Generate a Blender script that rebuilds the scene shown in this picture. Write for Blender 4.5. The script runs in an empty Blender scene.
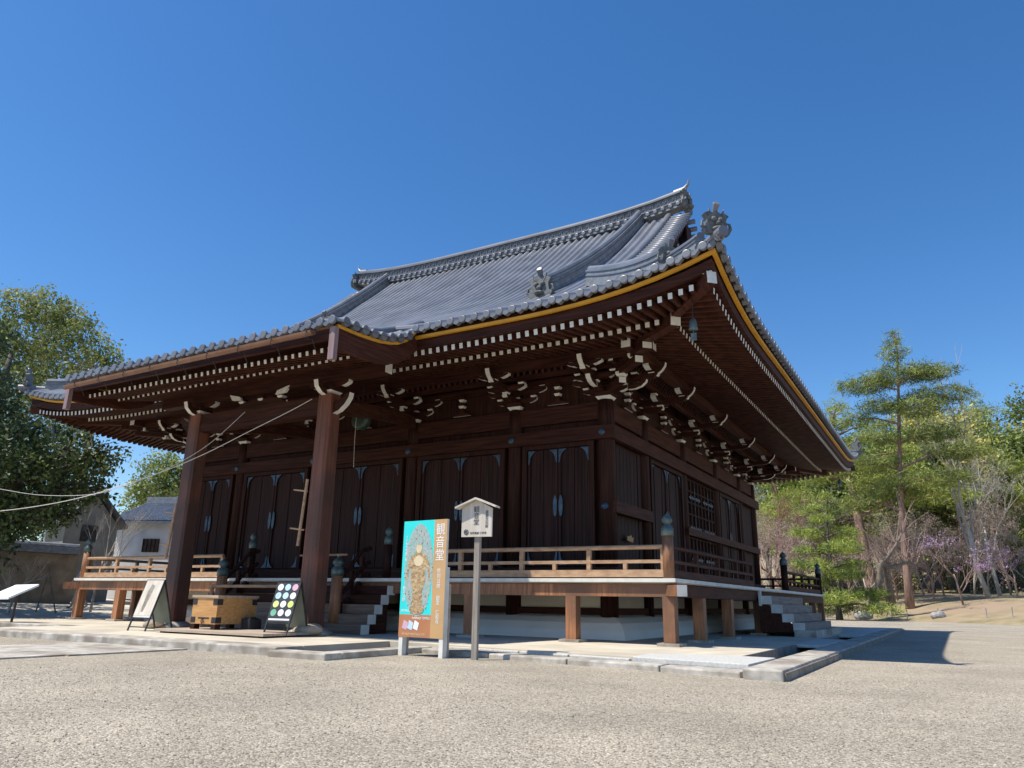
import bpy, math, random
import numpy as np
from mathutils import Vector, Matrix
random.seed(7); rng = np.random.default_rng(7)
scene = bpy.context.scene
COL = scene.collection
rad = math.radians

# ------------------------------------------------------------------ camera
CF = 745.73; PITCH, ROLL, YAW = 0.2838, 0.0178, 0.5249
CP = Vector((6.2522, -14.9954, 0.6971))
Fv = Vector((-math.sin(YAW)*math.cos(PITCH), math.cos(YAW)*math.cos(PITCH), math.sin(PITCH)))
Rt = Vector((math.cos(YAW), math.sin(YAW), 0)); Up = Rt.cross(Fv)
Rv = math.cos(ROLL)*Rt + math.sin(ROLL)*Up; Uv = -math.sin(ROLL)*Rt + math.cos(ROLL)*Up
cd = bpy.data.cameras.new('camera'); cam = bpy.data.objects.new('camera', cd); COL.objects.link(cam)
cam.matrix_world = Matrix(((Rv.x, Uv.x, -Fv.x, CP.x), (Rv.y, Uv.y, -Fv.y, CP.y), (Rv.z, Uv.z, -Fv.z, CP.z), (0, 0, 0, 1)))
cd.sensor_width = 36; cd.lens = CF/1024*36; cd.clip_end = 3000; cd.clip_start = .05
scene.camera = cam
def at(px, py, depth):
    """world place seen at a pixel of the photo, at a distance along the view"""
    return CP + depth*(Fv + Rv*((px-512)/CF) + Uv*((384-py)/CF))

# ------------------------------------------------------------------ light
SUN = Vector((-.375, -.40, 1)).normalized()
world = bpy.data.worlds.new('World'); scene.world = world; world.use_nodes = True
nt = world.node_tree; bg = nt.nodes['Background']
sky = nt.nodes.new('ShaderNodeTexSky'); sky.sky_type = 'NISHITA'; sky.sun_disc = False
sky.sun_elevation = math.asin(SUN.z); sky.sun_rotation = math.atan2(SUN.x, SUN.y)
sky.altitude = 0; sky.air_density = 1.0; sky.dust_density = .3; sky.ozone_density = 3.5
hs = nt.nodes.new('ShaderNodeHueSaturation'); hs.inputs['Saturation'].default_value = 1.27; hs.inputs['Hue'].default_value = .503
nt.links.new(sky.outputs[0], hs.inputs['Color']); nt.links.new(hs.outputs[0], bg.inputs[0]); bg.inputs[1].default_value = .118
sl = bpy.data.lights.new('sun', 'SUN'); sl.energy = 4.5; sl.angle = rad(.53); sl.color = (1, .94, .84)
so = bpy.data.objects.new('sun', sl); COL.objects.link(so); so.rotation_euler = SUN.to_track_quat('Z', 'Y').to_euler()
so.location = (-10, -20, 40)
scene.view_settings.view_transform = 'Standard'; scene.view_settings.look = 'None'
scene.view_settings.exposure = .5; scene.view_settings.gamma = 1
scene.cycles.max_bounces = 6; scene.cycles.diffuse_bounces = 4; scene.cycles.transparent_max_bounces = 4

# ------------------------------------------------------------------ materials
def mat(name, rough=.7, metal=0.):
    m = bpy.data.materials.new(name); m.use_nodes = True
    b = m.node_tree.nodes['Principled BSDF']; b.inputs['Roughness'].default_value = rough
    b.inputs['Metallic'].default_value = metal
    return m, m.node_tree, b
def noisy(name, c1, c2, scale=(1, 1, 1), ns=4, rough=.7, metal=0., bump=.0, detail=6, lo=.3, hi=.7, c3=None, big=.35, bdist=.01):
    m, t, b = mat(name, rough, metal)
    tc = t.nodes.new('ShaderNodeTexCoord'); mp = t.nodes.new('ShaderNodeMapping'); mp.inputs['Scale'].default_value = scale
    n = t.nodes.new('ShaderNodeTexNoise'); n.inputs['Scale'].default_value = ns; n.inputs['Detail'].default_value = detail
    r = t.nodes.new('ShaderNodeValToRGB'); r.color_ramp.elements[0].position = lo; r.color_ramp.elements[1].position = hi
    r.color_ramp.elements[0].color = (*c1, 1); r.color_ramp.elements[1].color = (*c2, 1)
    t.links.new(tc.outputs['Object'], mp.inputs[0]); t.links.new(mp.outputs[0], n.inputs[0]); t.links.new(n.outputs[0], r.inputs[0])
    out = r.outputs[0]
    if c3:
        n2 = t.nodes.new('ShaderNodeTexNoise'); n2.inputs['Scale'].default_value = big; n2.inputs['Detail'].default_value = 4
        t.links.new(tc.outputs['Object'], n2.inputs[0])
        r2 = t.nodes.new('ShaderNodeValToRGB'); r2.color_ramp.elements[0].position = .45; r2.color_ramp.elements[1].position = .65
        t.links.new(n2.outputs[0], r2.inputs[0])
        mx = t.nodes.new('ShaderNodeMixRGB'); mx.inputs[2].default_value = (*c3, 1)
        t.links.new(r2.outputs[0], mx.inputs[0]); t.links.new(out, mx.inputs[1]); out = mx.outputs[0]
    t.links.new(out, b.inputs['Base Color'])
    if bump:
        bp = t.nodes.new('ShaderNodeBump'); bp.inputs['Strength'].default_value = bump; bp.inputs['Distance'].default_value = bdist
        t.links.new(n.outputs[0], bp.inputs['Height']); t.links.new(bp.outputs[0], b.inputs['Normal'])
    return m
DV, DX, DY = (14, 14, .9), (.9, 14, 14), (14, .9, 14)
woodv = noisy('dark_wood_upright', (.016, .006, .004), (.058, .021, .014), DV, 1.6, .62, bump=.35)
woodx = noisy('dark_wood_long', (.022, .0075, .005), (.070, .024, .015), DX, 1.6, .62, bump=.35)
woody = noisy('dark_wood_deep', (.034, .012, .008), (.095, .034, .021), DY, 1.6, .62, bump=.35)
raft = noisy('rafter_wood', (.036, .012, .008), (.095, .034, .021), (3, 3, 3), 1.6, .65)
doorm = noisy('door_wood', (.013, .006, .005), (.058, .024, .019), (22, 22, .5), 1.4, .6, bump=.3)
postm = noisy('weathered_post_wood', (.20, .075, .03), (.46, .21, .095), DV, 1.8, .6, bump=.4, c3=(.16, .08, .045), big=1.1)
porchm = noisy('porch_column_wood', (.10, .034, .020), (.22, .075, .040), (12, 12, .5), 1.8, .6, bump=.4, c3=(.07, .032, .022), big=.8)
railm = noisy('pale_rail_wood', (.32, .18, .10), (.52, .34, .20), (3, 9, 9), 1.6, .65, bump=.2)
palew = noisy('pale_wood', (.40, .20, .065), (.60, .33, .12), (1.2, 8, 14), 1.8, .6, bump=.2)
greyw = noisy('silvery_board', (.32, .25, .19), (.50, .41, .32), (.8, 10, 10), 1.8, .7, bump=.2)
signw = noisy('bleached_sign_wood', (.50, .44, .36), (.66, .60, .52), (9, 9, 1), 1.8, .7)
for _m in (woodv, woodx, woody, raft, doorm): _m.node_tree.nodes['Principled BSDF'].inputs['Specular IOR Level'].default_value = .15
white = noisy('white_end_paint', (.60, .58, .52), (.76, .74, .68), (1, 1, 1), 5, .7)
plaster = noisy('white_plaster', (.80, .79, .77), (.88, .87, .85), (1, 1, 1), 1.5, .85)
cream = noisy('cream_plaster', (.66, .60, .48), (.74, .68, .56), (1, 1, 1), 2, .85)
yellow = noisy('ochre_paint', (.60, .28, .018), (.74, .37, .035), (1, 1, 1), 3, .55)
tile = noisy('kiln_grey_tile', (.135, .145, .17), (.185, .198, .228), (1, 1, 1), 1.3, .40, bump=.0, c3=(.115, .125, .145), big=.9)
tiled = noisy('dark_ridge_tile', (.13, .14, .15), (.26, .275, .30), (1, 1, 1), 6, .5, bump=.2)
orn = noisy('ornament_tile', (.05, .055, .055), (.16, .17, .17), (1, 1, 1), 14, .6, bump=.6)
bronze = noisy('green_bronze', (.055, .085, .08), (.15, .20, .19), (1, 1, 1), 7, .5, .35)
bluem = noisy('blue_metal_fitting', (.03, .05, .075), (.075, .115, .16), (1, 1, 1), 9, .4, .5)
copper = noisy('brown_copper', (.20, .10, .06), (.30, .16, .10), (1, 1, 1), 3, .45, .3)
iron = noisy('black_iron', (.02, .02, .022), (.05, .05, .052), (1, 1, 1), 8, .5, .3)
black = noisy('black_panel', (.02, .022, .026), (.035, .038, .045), (1, 1, 1), 5, .5)
stone = noisy('cut_stone', (.26, .24, .20), (.56, .52, .46), (1, 1, 1), 6, .85, bump=.8, c3=(.24, .205, .165), big=1.8, detail=10)
stoned = noisy('dark_stone', (.15, .13, .11), (.30, .265, .22), (1, 1, 1), 6, .9, bump=.7)  # darker stone tone for the drains and the kerb's outer face
granite = noisy('pale_granite', (.40, .40, .38), (.56, .55, .52), (1, 1, 1), 30, .8, bump=.1)
sand = noisy('packed_sand', (.47, .42, .33), (.60, .54, .43), (1, 1, 1), 2.2, .95, bump=.25, c3=(.42, .37, .29), big=.6)
turq = noisy('turquoise_print', (.02, .62, .60), (.03, .70, .67), (1, 1, 1), 3, .5)
ochp = noisy('ochre_print', (.50, .30, .13), (.56, .35, .16), (1, 1, 1), 3, .5)
orgp = noisy('orange_brown_print', (.42, .17, .07), (.48, .20, .09), (1, 1, 1), 3, .5)
goldp = noisy('gold_statue_print', (.22, .13, .06), (.62, .45, .24), (1, 1, 1.6), 22, .5, detail=8)
halop = noisy('halo_print', (.10, .42, .38), (.55, .40, .38), (1, 1, 1), 30, .5, detail=8)
facep = noisy('pale_gold_print', (.60, .48, .28), (.74, .63, .42), (1, 1, 1), 18, .5)
whitep = noisy('white_print', (.78, .78, .78), (.82, .82, .82), (1, 1, 1), 3, .5)
pinkp = noisy('pink_print', (.62, .35, .45), (.70, .45, .55), (1, 1, 1), 9, .5)
bluep = noisy('pale_blue_print', (.35, .55, .68), (.60, .75, .80), (1, 1, 1), 9, .5)
limep = noisy('lime_print', (.50, .62, .12), (.72, .78, .30), (1, 1, 1), 9, .5)
greenp = noisy('green_print', (.08, .35, .18), (.25, .5, .35), (1, 1, 1), 9, .5)
inkp = noisy('ink', (.03, .03, .035), (.05, .05, .055), (1, 1, 1), 3, .6)
greyp = noisy('faded_print', (.42, .40, .34), (.62, .60, .52), (1, 1, 1), 20, .6)
rope = noisy('white_rope', (.55, .53, .5), (.7, .68, .64), (1, 1, 1), 20, .8)
skin = noisy('skin', (.45, .27, .19), (.52, .32, .23), (1, 1, 1), 4, .6)
mauve = noisy('mauve_cloth', (.38, .30, .40), (.46, .37, .48), (1, 1, 1), 4, .8)
beige = noisy('beige_cloth', (.36, .31, .26), (.44, .38, .32), (1, 1, 1), 4, .8)
darkh = noisy('dark_hair', (.02, .015, .012), (.04, .03, .025), (1, 1, 1), 9, .6)
bark = noisy('grey_bark', (.10, .08, .065), (.26, .22, .18), (3, 3, .7), 4, .9, bump=.6)
barkr = noisy('red_pine_bark', (.14, .085, .065), (.34, .22, .17), (3, 3, .8), 3, .9, bump=.6)
barkd = noisy('dark_bark', (.05, .042, .035), (.13, .11, .09), (3, 3, .7), 4, .9, bump=.6)
barkp = noisy('pale_bark', (.28, .25, .22), (.46, .42, .38), (3, 3, .7), 4, .9)
twig = noisy('pink_brown_twigs', (.20, .13, .11), (.36, .26, .22), (1, 1, 1), 2, .9)
twigg = noisy('grey_twigs', (.27, .24, .21), (.42, .38, .34), (1, 1, 1), 2, .9)
earth = noisy('earth_wall', (.16, .12, .085), (.30, .235, .17), (1, 1, 1), 2.5, .95, bump=.3)
wallp = noisy('weathered_white_wall', (.52, .53, .54), (.72, .72, .71), (1, 1, 1), 1.2, .9)

def leaf(name, c1, c2, ns=.8, trans=.3):
    m = noisy(name, c1, c2, (1, 1, 1), ns, .6, detail=3, lo=.35, hi=.65); t = m.node_tree
    b = t.nodes['Principled BSDF']; o = t.nodes['Material Output']
    tr = t.nodes.new('ShaderNodeBsdfTranslucent'); mx = t.nodes.new('ShaderNodeMixShader'); mx.inputs[0].default_value = trans
    ramp = [n for n in t.nodes if n.type == 'VALTORGB'][0]
    t.links.new(ramp.outputs[0], tr.inputs[0]); t.links.new(b.outputs[0], mx.inputs[1]); t.links.new(tr.outputs[0], mx.inputs[2])
    t.links.new(mx.outputs[0], o.inputs[0]); return m
lf_pine = leaf('pine_needles', (.16, .20, .045), (.36, .40, .10))
lf_pined = leaf('dark_pine_needles', (.045, .08, .025), (.15, .20, .05))
lf_bright = leaf('fresh_needles', (.24, .31, .05), (.46, .52, .10))
lf_cam = leaf('olive_leaves', (.14, .17, .055), (.36, .37, .13))
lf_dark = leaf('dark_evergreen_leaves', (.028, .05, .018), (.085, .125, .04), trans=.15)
lf_dark2 = leaf('lighter_evergreen_leaves', (.05, .085, .025), (.16, .22, .06), trans=.15)  # lighter green second tone, mixed at random through the crown
lf_mid = leaf('mid_green_leaves', (.13, .18, .045), (.32, .38, .09))
lf_yel = leaf('yellow_green_leaves', (.36, .33, .06), (.64, .56, .13))
lf_pur = leaf('purple_blossom', (.42, .27, .44), (.60, .44, .62))
lf_red = leaf('dull_red_leaves', (.20, .07, .06), (.36, .16, .13))
lf_pnk = leaf('pinkish_bud_mass', (.28, .20, .17), (.50, .39, .33))

def gravel_mat():
    m, t, b = mat('pale_gravel', .9)
    tc = t.nodes.new('ShaderNodeTexCoord')
    v = t.nodes.new('ShaderNodeTexVoronoi'); v.inputs['Scale'].default_value = 75
    t.links.new(tc.outputs['Object'], v.inputs['Vector'])
    sp = t.nodes.new('ShaderNodeSeparateColor'); t.links.new(v.outputs['Color'], sp.inputs[0])
    r = t.nodes.new('ShaderNodeValToRGB'); e = r.color_ramp.elements
    e[0].position = 0; e[0].color = (.16, .13, .095, 1); e[1].position = 1; e[1].color = (.60, .53, .41, 1)
    for p, c in ((.2, (.27, .23, .175, 1)), (.55, (.375, .325, .25, 1)), (.85, (.465, .41, .32, 1))):
        q = e.new(p); q.color = c
    t.links.new(sp.outputs[0], r.inputs[0])
    n = t.nodes.new('ShaderNodeTexNoise'); n.inputs['Scale'].default_value = .5; n.inputs['Detail'].default_value = 9; n.inputs['Roughness'].default_value = .65
    t.links.new(tc.outputs['Object'], n.inputs[0])
    r2 = t.nodes.new('ShaderNodeMapRange'); r2.inputs[1].default_value = .3; r2.inputs[2].default_value = .7; r2.inputs[3].default_value = .76; r2.inputs[4].default_value = 1.18
    t.links.new(n.outputs[0], r2.inputs[0])
    mx = t.nodes.new('ShaderNodeVectorMath'); mx.operation = 'SCALE'
    t.links.new(r.outputs[0], mx.inputs[0]); t.links.new(r2.outputs[0], mx.inputs['Scale']); t.links.new(mx.outputs[0], b.inputs['Base Color'])
    iv = t.nodes.new('ShaderNodeMath'); iv.operation = 'SUBTRACT'; iv.inputs[0].default_value = 1
    t.links.new(v.outputs['Distance'], iv.inputs[1])
    bp = t.nodes.new('ShaderNodeBump'); bp.inputs['Strength'].default_value = .9; bp.inputs['Distance'].default_value = .012
    t.links.new(iv.outputs[0], bp.inputs['Height']); t.links.new(bp.outputs[0], b.inputs['Normal'])
    return m
gravel = gravel_mat()
grassm = noisy('dry_lawn', (.17, .15, .07), (.36, .28, .17), (1, 1, 1), .9, .95, bump=.6, detail=9, c3=(.30, .22, .15), big=.12, bdist=.05)

# ------------------------------------------------------------------ mesh helper
ORG = {}
def org(p):
    return ORG.get(p.name, Vector((0, 0, 0))) if p else Vector((0, 0, 0))
class MB:
    def __init__(s): s.v = []; s.f = []; s.m = []
    def face(s, pts, mi=0):
        n = len(s.v); s.v += [tuple(p) for p in pts]; s.f.append(list(range(n, n+len(pts)))); s.m.append(mi)
    def hexa(s, p, mi=0, ends=None):
        """p: 8 points, bottom loop then top loop; ends: material for faces (p0 p3 p7 p4) / (p1 p2 p6 p5)"""
        n = len(s.v); s.v += [tuple(q) for q in p]
        F = [(0, 3, 2, 1), (4, 5, 6, 7), (0, 1, 5, 4), (1, 2, 6, 5), (2, 3, 7, 6), (3, 0, 4, 7)]
        s.f += [[n+i for i in f] for f in F]
        M = [mi]*6
        if ends:
            if ends[0] is not None: M[5] = ends[0]
            if ends[1] is not None: M[3] = ends[1]
        s.m += M
    def box(s, x0, x1, y0, y1, z0, z1, mi=0, ends=None):
        s.hexa([(x0, y0, z0), (x1, y0, z0), (x1, y1, z0), (x0, y1, z0), (x0, y0, z1), (x1, y0, z1), (x1, y1, z1), (x0, y1, z1)], mi, ends)
    def beam(s, p, q, w, h, mi=0, e0=None, e1=None):
        p = Vector(p); q = Vector(q); d = (q-p).normalized()
        side = d.cross(Vector((0, 0, 1)))
        if side.length < 1e-4: side = Vector((1, 0, 0))
        side.normalize(); up = side.cross(d).normalized()
        a = side*w/2; b = up*h/2
        s.hexa([p+a-b, q+a-b, q-a-b, p-a-b, p+a+b, q+a+b, q-a+b, p-a+b], mi, (e0, e1))
    def tube(s, pts, r, n=8, mi=0, cap=True):
        pts = [Vector(p) for p in pts]; rs = r if isinstance(r, (list, tuple)) else [r]*len(pts)
        base = len(s.v); a = None
        for i, p in enumerate(pts):
            d = (pts[min(i+1, len(pts)-1)]-pts[max(i-1, 0)])
            if d.length < 1e-9: d = Vector((0, 0, 1))
            d.normalize()
            if a is None:
                a = d.orthogonal().normalized()
            else:
                a = (a-d*a.dot(d)); a = a.normalized() if a.length > 1e-6 else d.orthogonal().normalized()
            b = d.cross(a)
            for k in range(n):
                t = 2*math.pi*k/n; s.v.append(tuple(p+(a*math.cos(t)+b*math.sin(t))*rs[i]))
        for i in range(len(pts)-1):
            for k in range(n):
                k2 = (k+1) % n
                s.f.append([base+i*n+k, base+i*n+k2, base+(i+1)*n+k2, base+(i+1)*n+k]); s.m.append(mi)
        if cap:
            s.f.append([base+k for k in range(n)][::-1]); s.m.append(mi)
            s.f.append([base+(len(pts)-1)*n+k for k in range(n)]); s.m.append(mi)
    def lathe(s, c, prof, n=16, mi=0):
        base = len(s.v)
        for r, z in prof:
            for k in range(n):
                t = 2*math.pi*k/n; s.v.append((c[0]+r*math.cos(t), c[1]+r*math.sin(t), c[2]+z))
        for i in range(len(prof)-1):
            for k in range(n):
                k2 = (k+1) % n; s.f.append([base+i*n+k, base+i*n+k2, base+(i+1)*n+k2, base+(i+1)*n+k]); s.m.append(mi)
        s.f.append([base+k for k in range(n)][::-1]); s.m.append(mi)
        s.f.append([base+(len(prof)-1)*n+k for k in range(n)]); s.m.append(mi)
    def prism(s, poly, vec, mi=0, side=None):
        """poly: 3D polygon, extruded by vec; side: material per side face (list) """
        n = len(poly); base = len(s.v); vec = Vector(vec)
        s.v += [tuple(p) for p in poly] + [tuple(Vector(p)+vec) for p in poly]
        s.f.append(list(range(base, base+n))[::-1]); s.m.append(mi); s.f.append(list(range(base+n, base+2*n))); s.m.append(mi)
        for i in range(n):
            j = (i+1) % n; s.f.append([base+i, base+j, base+n+j, base+n+i]); s.m.append(side[i] if side else mi)
    def ball(s, c, r, n=10, m=7, mi=0, sc=(1, 1, 1)):
        pts = []
        base = len(s.v)
        for i in range(1, m):
            a = math.pi*i/m
            for k in range(n):
                t = 2*math.pi*k/n
                s.v.append((c[0]+sc[0]*r*math.sin(a)*math.cos(t), c[1]+sc[1]*r*math.sin(a)*math.sin(t), c[2]-sc[2]*r*math.cos(a)))
        for i in range(m-2):
            for k in range(n):
                k2 = (k+1) % n; s.f.append([base+i*n+k, base+i*n+k2, base+(i+1)*n+k2, base+(i+1)*n+k]); s.m.append(mi)
        s.f.append([base+k for k in range(n)][::-1]); s.m.append(mi)
        s.f.append([base+(m-2)*n+k for k in range(n)]); s.m.append(mi)
    def build(s, name, mats, parent=None, smooth=False, local=False):
        if not isinstance(mats, (list, tuple)): mats = [mats]
        me = bpy.data.meshes.new(name); o0 = Vector((0, 0, 0)) if local else org(parent)
        vs = np.array(s.v, dtype=float)-np.array(o0)
        me.from_pydata(vs.tolist(), [], s.f)
        for m in mats: me.materials.append(m)
        me.polygons.foreach_set('material_index', s.m)
        if smooth: me.polygons.foreach_set('use_smooth', [True]*len(s.f))
        me.update(); o = bpy.data.objects.new(name, me); COL.objects.link(o)
        if parent: o.parent = parent
        ORG[o.name] = Vector(o0) if not local else Vector((0, 0, 0))
        return o
def tag(o, label=None, cat=None, group=None, kind=None):
    if label: o['label'] = label
    if cat: o['category'] = cat
    if group: o['group'] = group
    if kind: o['kind'] = kind
    return o
def empty(name, loc, label, cat, group=None, rz=0):
    o = bpy.data.objects.new(name, None); COL.objects.link(o); o.location = loc; o.rotation_euler = (0, 0, rz)
    o.empty_display_size = .2; ORG[o.name] = Vector(loc); return tag(o, label, cat, group)
def copy_tree(o, parent=None):
    c = o.copy(); COL.objects.link(c); ORG[c.name] = ORG.get(o.name, Vector((0, 0, 0)))
    if parent: c.parent = parent
    for ch in o.children: copy_tree(ch, c)
    return c
def struct(o, name=None):
    o['kind'] = 'structure'; return o
def text_part(body, size, m, parent, loc, rot, vertical=False, name='lettering', ext=.001, spacing=1.0):
    cu = bpy.data.curves.new('t', 'FONT'); cu.body = '\n'.join(body) if vertical else body
    cu.size = size; cu.align_x = 'CENTER'; cu.extrude = ext; cu.resolution_u = 2
    if vertical: cu.space_line = spacing
    to = bpy.data.objects.new('t', cu); COL.objects.link(to)
    dg = bpy.context.evaluated_depsgraph_get(); me = bpy.data.meshes.new_from_object(to.evaluated_get(dg))
    bpy.data.objects.remove(to); me.materials.clear(); me.materials.append(m)
    o = bpy.data.objects.new(name, me); COL.objects.link(o); o.parent = parent; o.location = loc; o.rotation_euler = rot
    return o

# ------------------------------------------------------------------ ground
GZ = -.12
mb = MB()
XS = [-600, -16.6, -11.2, -2.0, 4.2, 600]; YS = [-600, -6.6, -4.6, 16.9, 600]
def fine(a, b):
    return [a, b]
for i in range(5):
    for j in range(4):
        if j == 2 and 1 <= i <= 3: continue
        if j == 1 and i == 2: continue
        mb.face([(XS[i], YS[j], GZ), (XS[i+1], YS[j], GZ), (XS[i+1], YS[j+1], GZ), (XS[i], YS[j+1], GZ)])
struct(mb.build('ground', gravel))
# hillside beyond the yard (grass bank, then wooded slope)
def hill(x, y):
    y0 = max(28, min(46.5-.8*x, 80)); d = y-y0
    if d <= 0: return GZ-.3
    z = GZ+.03+.15*min(d, 9)+.045*max(0, min(d-9, 40))+.20*max(0, d-49)
    return z+(.10*math.sin(x*.35+y*.2)+.07*math.sin(x*.9-y*.5))*min(1, d/6)
mb = MB(); gx = np.concatenate([np.arange(-70, 110, 1.5), [140, 200]]); gy = np.arange(27, 230, 1.5)
P = {}
for i, x in enumerate(gx):
    for j, y in enumerate(gy):
        P[i, j] = len(mb.v); mb.v.append((x, y, hill(x, y)))
for i in range(len(gx)-1):
    for j in range(len(gy)-1):
        mb.f.append([P[i, j], P[i+1, j], P[i+1, j+1], P[i, j+1]]); mb.m.append(0)
struct(mb.build('hillside', grassm, smooth=True))
def worn(o, w=.018):
    b = o.modifiers.new('worn', 'BEVEL'); b.width = w; b.segments = 2; b.limit_method = 'ANGLE'; return o
# packed sand platform under the hall, kerbs, drains
mb = MB()
def slab(poly, z0, z1, mi=0): mb.prism([(x, y, z0) for x, y in poly], (0, 0, z1-z0), mi)
slab([(-16.7, -4.2), (-11.25, -4.2), (-11.25, 16.9), (-16.7, 16.9)], -.6, 0)
slab([(-11.25, -6.2), (-2.4, -6.2), (-2.4, 16.9), (-11.25, 16.9)], -.6, 0)
slab([(-2.4, -4.15), (3.47, -4.95), (3.47, 16.9), (-2.4, 16.9)], -.6, 0)
struct(mb.build('platform_pavement', sand))
mb = MB()
slab([(-16.9, -4.6), (-11.6, -4.6), (-11.6, -4.2), (-16.9, -4.2)], -.5, .002)
slab([(-11.55, -6.75), (-2.4, -6.75), (-2.4, -6.2), (-11.55, -6.2)], -.5, .004)
slab([(-2.4, -6.9), (-1.3, -6.9), (-1.3, -6.55), (-2.4, -6.55)], -.6, -.03)
slab([(-1.65, -6.55), (-1.3, -6.55), (-1.3, -4.4), (-1.65, -4.55)], -.6, -.03)
def kline(x): return -4.72-.158*(x+1.3)
for a, b in [(-1.3, .1), (.1, 1.5), (1.5, 2.9), (2.9, 3.95)]:
    g = .008
    slab([(a+g, kline(a)), (b-g, kline(b)), (b-g, kline(b)+.4), (a+g, kline(a)+.4)], -.5, -.045+random.uniform(-.006, .006))
for a, b in [(-5.68, -3.9), (-3.9, -2.0), (-2.0, .2), (.2, 2.6), (2.6, 5.2), (5.2, 8), (8, 11), (11, 14), (14, 16.9)]:
    g = .008; d = random.uniform(-.012, .012)
    slab([(4.0, a+g), (4.45+d, a+g), (4.45-d, b-g), (4.0, b-g)], -.5, .004+random.uniform(-.006, .006))
struct(worn(mb.build('stone_kerb', stone), .02))
mb = MB()
slab([(3.5, -6), (4.0, -6), (4.0, 16.9), (3.5, 16.9)], -.6, -.30)
slab([(-2.4, -6.6), (-1.6, -6.6), (-1.6, -4.3), (-2.4, -4.3)], -.6, -.42)
slab([(-11.6, -6.8), (-11.25, -6.8), (-11.25, -4.2), (-11.6, -4.2)], -.6, -.35)
slab([(-1.65, kline(-1.3)+.4), (4.0, kline(3.95)+.4), (4.0, kline(3.95)+.75), (-1.65, kline(-1.3)+.7)], -.6, -.06)
mb.box(4.44, 4.475, -5.62, 16.9, -.5, -.03); mb.box(3.47, 3.5, -4.9, 16.9, -.6, .003); mb.box(3.5, 4.4, 16.6, 16.95, -.6, .003)
struct(mb.build('drain_channel', stoned))
mb = MB()   # granite covers laid over the drain
for a, b in [(-1.3, -.45), (-.42, .4), (.43, 1.3), (1.33, 2.3)]:
    y = kline(a)+.42; slab([(a, kline(a)+.42), (b, kline(b)+.42), (b, kline(b)+.8), (a, kline(a)+.8)], -.06, -.02)
slab([(2.35, kline(2.35)+.42), (3.95, kline(3.95)+.42), (3.98, -3.65), (3.3, -3.6), (2.3, -4.05)], -.06, .012)
for a, b in [(.75, 1.7), (1.72, 2.7), (2.72, 3.9), (6.9, 8), (8.02, 9.2), (9.22, 16.8)]: slab([(3.42, a), (4.0, a), (4.0, b), (3.42, b)], -.05, .008)
struct(worn(mb.build('drain_cover', granite), .012))
mb = MB()
yy = -6.76
while yy > -40:
    n = random.uniform(.7, 1.1)
    xx = -6.95
    while xx < -4.4:
        w = min(random.uniform(.6, 1.1), -4.3-xx)
        if w > .1: slab([(xx+.006, yy-n+.006), (xx+w-.006, yy-n+.006), (xx+w-.006, yy-.006), (xx+.006, yy-.006)], -.3, GZ+.02+random.uniform(-.004, .004))
        xx += w
    yy -= n
struct(mb.build('stone_path', stone))
# sandy yard left of the hall
def yard(x): return GZ+.004+.62*min(1, max(0, (-x-17.5)/11))
mb = MB(); yx = [-16.61]+list(np.arange(-17.5, -29, -1))+[-32, -90]
for a, b in zip(yx[:-1], yx[1:]): mb.face([(a, -4, yard(a)), (a, 60, yard(a)), (b, 60, yard(b)), (b, -4, yard(b))])
struct(mb.build('sand_yard', sand))

# ------------------------------------------------------------------ the hall
W, D = 13.80, 13.72
CX = [0, -2.27, -5.27, -8.53, -11.53, -13.80]; CY = [0, 2.15, 5.19, 8.53, 11.57, 13.72]
KX0, KX1 = -8.97, -4.82
hall = empty('temple_hall', (-W/2, D/2, 0), 'large dark wooden temple hall with a grey tiled hip and gable roof and raised veranda', 'temple')
def part(mbx, name, mats, smooth=False, label=None, parent=None, stuff=False):
    o = mbx.build(name, mats, parent or hall, smooth)
    if label: o['label'] = label
    if stuff: o['kind'] = 'stuff'
    return o
# columns
cols = [(x, 0) for x in CX]+[(0, y) for y in CY[1:]]+[(x, D) for x in CX[1:]]+[(-W, y) for y in CY[1:-1]]
for x, y in cols:
    m = MB(); m.lathe((x, y, 0), [(.19, .0), (.19, 4.7), (.17, 5.05)], 20); part(m, 'column', woodv, True)
# walls
m = MB()
t0, t1 = .58, 6.15
for a, b in zip(CX[:-1], CX[1:]):
    m.box(b+.15, a-.15, .0, .12, 1.2, t1); m.box(b+.15, a-.15, D-.12, D, .58, t1)
for a, b in zip(CY[:-1], CY[1:]):
    m.box(-.12, .0, a+.15, b-.15, 1.2, t1); m.box(-W, -W+.12, a+.15, b-.15, .58, t1)
part(m, 'wall', woodv)
m = MB()
for s in (-1,):
    for a, b in zip(CX[:-1], CX[1:]): m.box(b+.18, a-.18, -.03, .1, .60, .92)
for a, b in zip(CY[:-1], CY[1:]): m.box(-.1, .03, a+.18, b-.18, .60, .92); m.box(-W-.03, -W+.1, a+.18, b-.18, .60, .92)
part(m, 'underfloor_plaster_panel', cream)
# white rounded plaster base
m = MB(); prof = [(.55, 0), (.50, .17), (.40, .31), (.22, .41), (0, .46)]
for i in range(len(prof)-1):
    (a, za), (b, zb) = prof[i], prof[i+1]
    A = [(-W-a, -a), (a, -a), (a, D+a), (-W-a, D+a)]; B = [(-W-b, -b), (b, -b), (b, D+b), (-W-b, D+b)]
    for k in range(4):
        k2 = (k+1) % 4; m.face([(*A[k], za), (*A[k2], za), (*B[k2], zb), (*B[k], zb)])
m.face([(-W, 0, .46), (0, 0, .46), (0, D, .46), (-W, D, .46)])
part(m, 'plaster_base', plaster)
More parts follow.
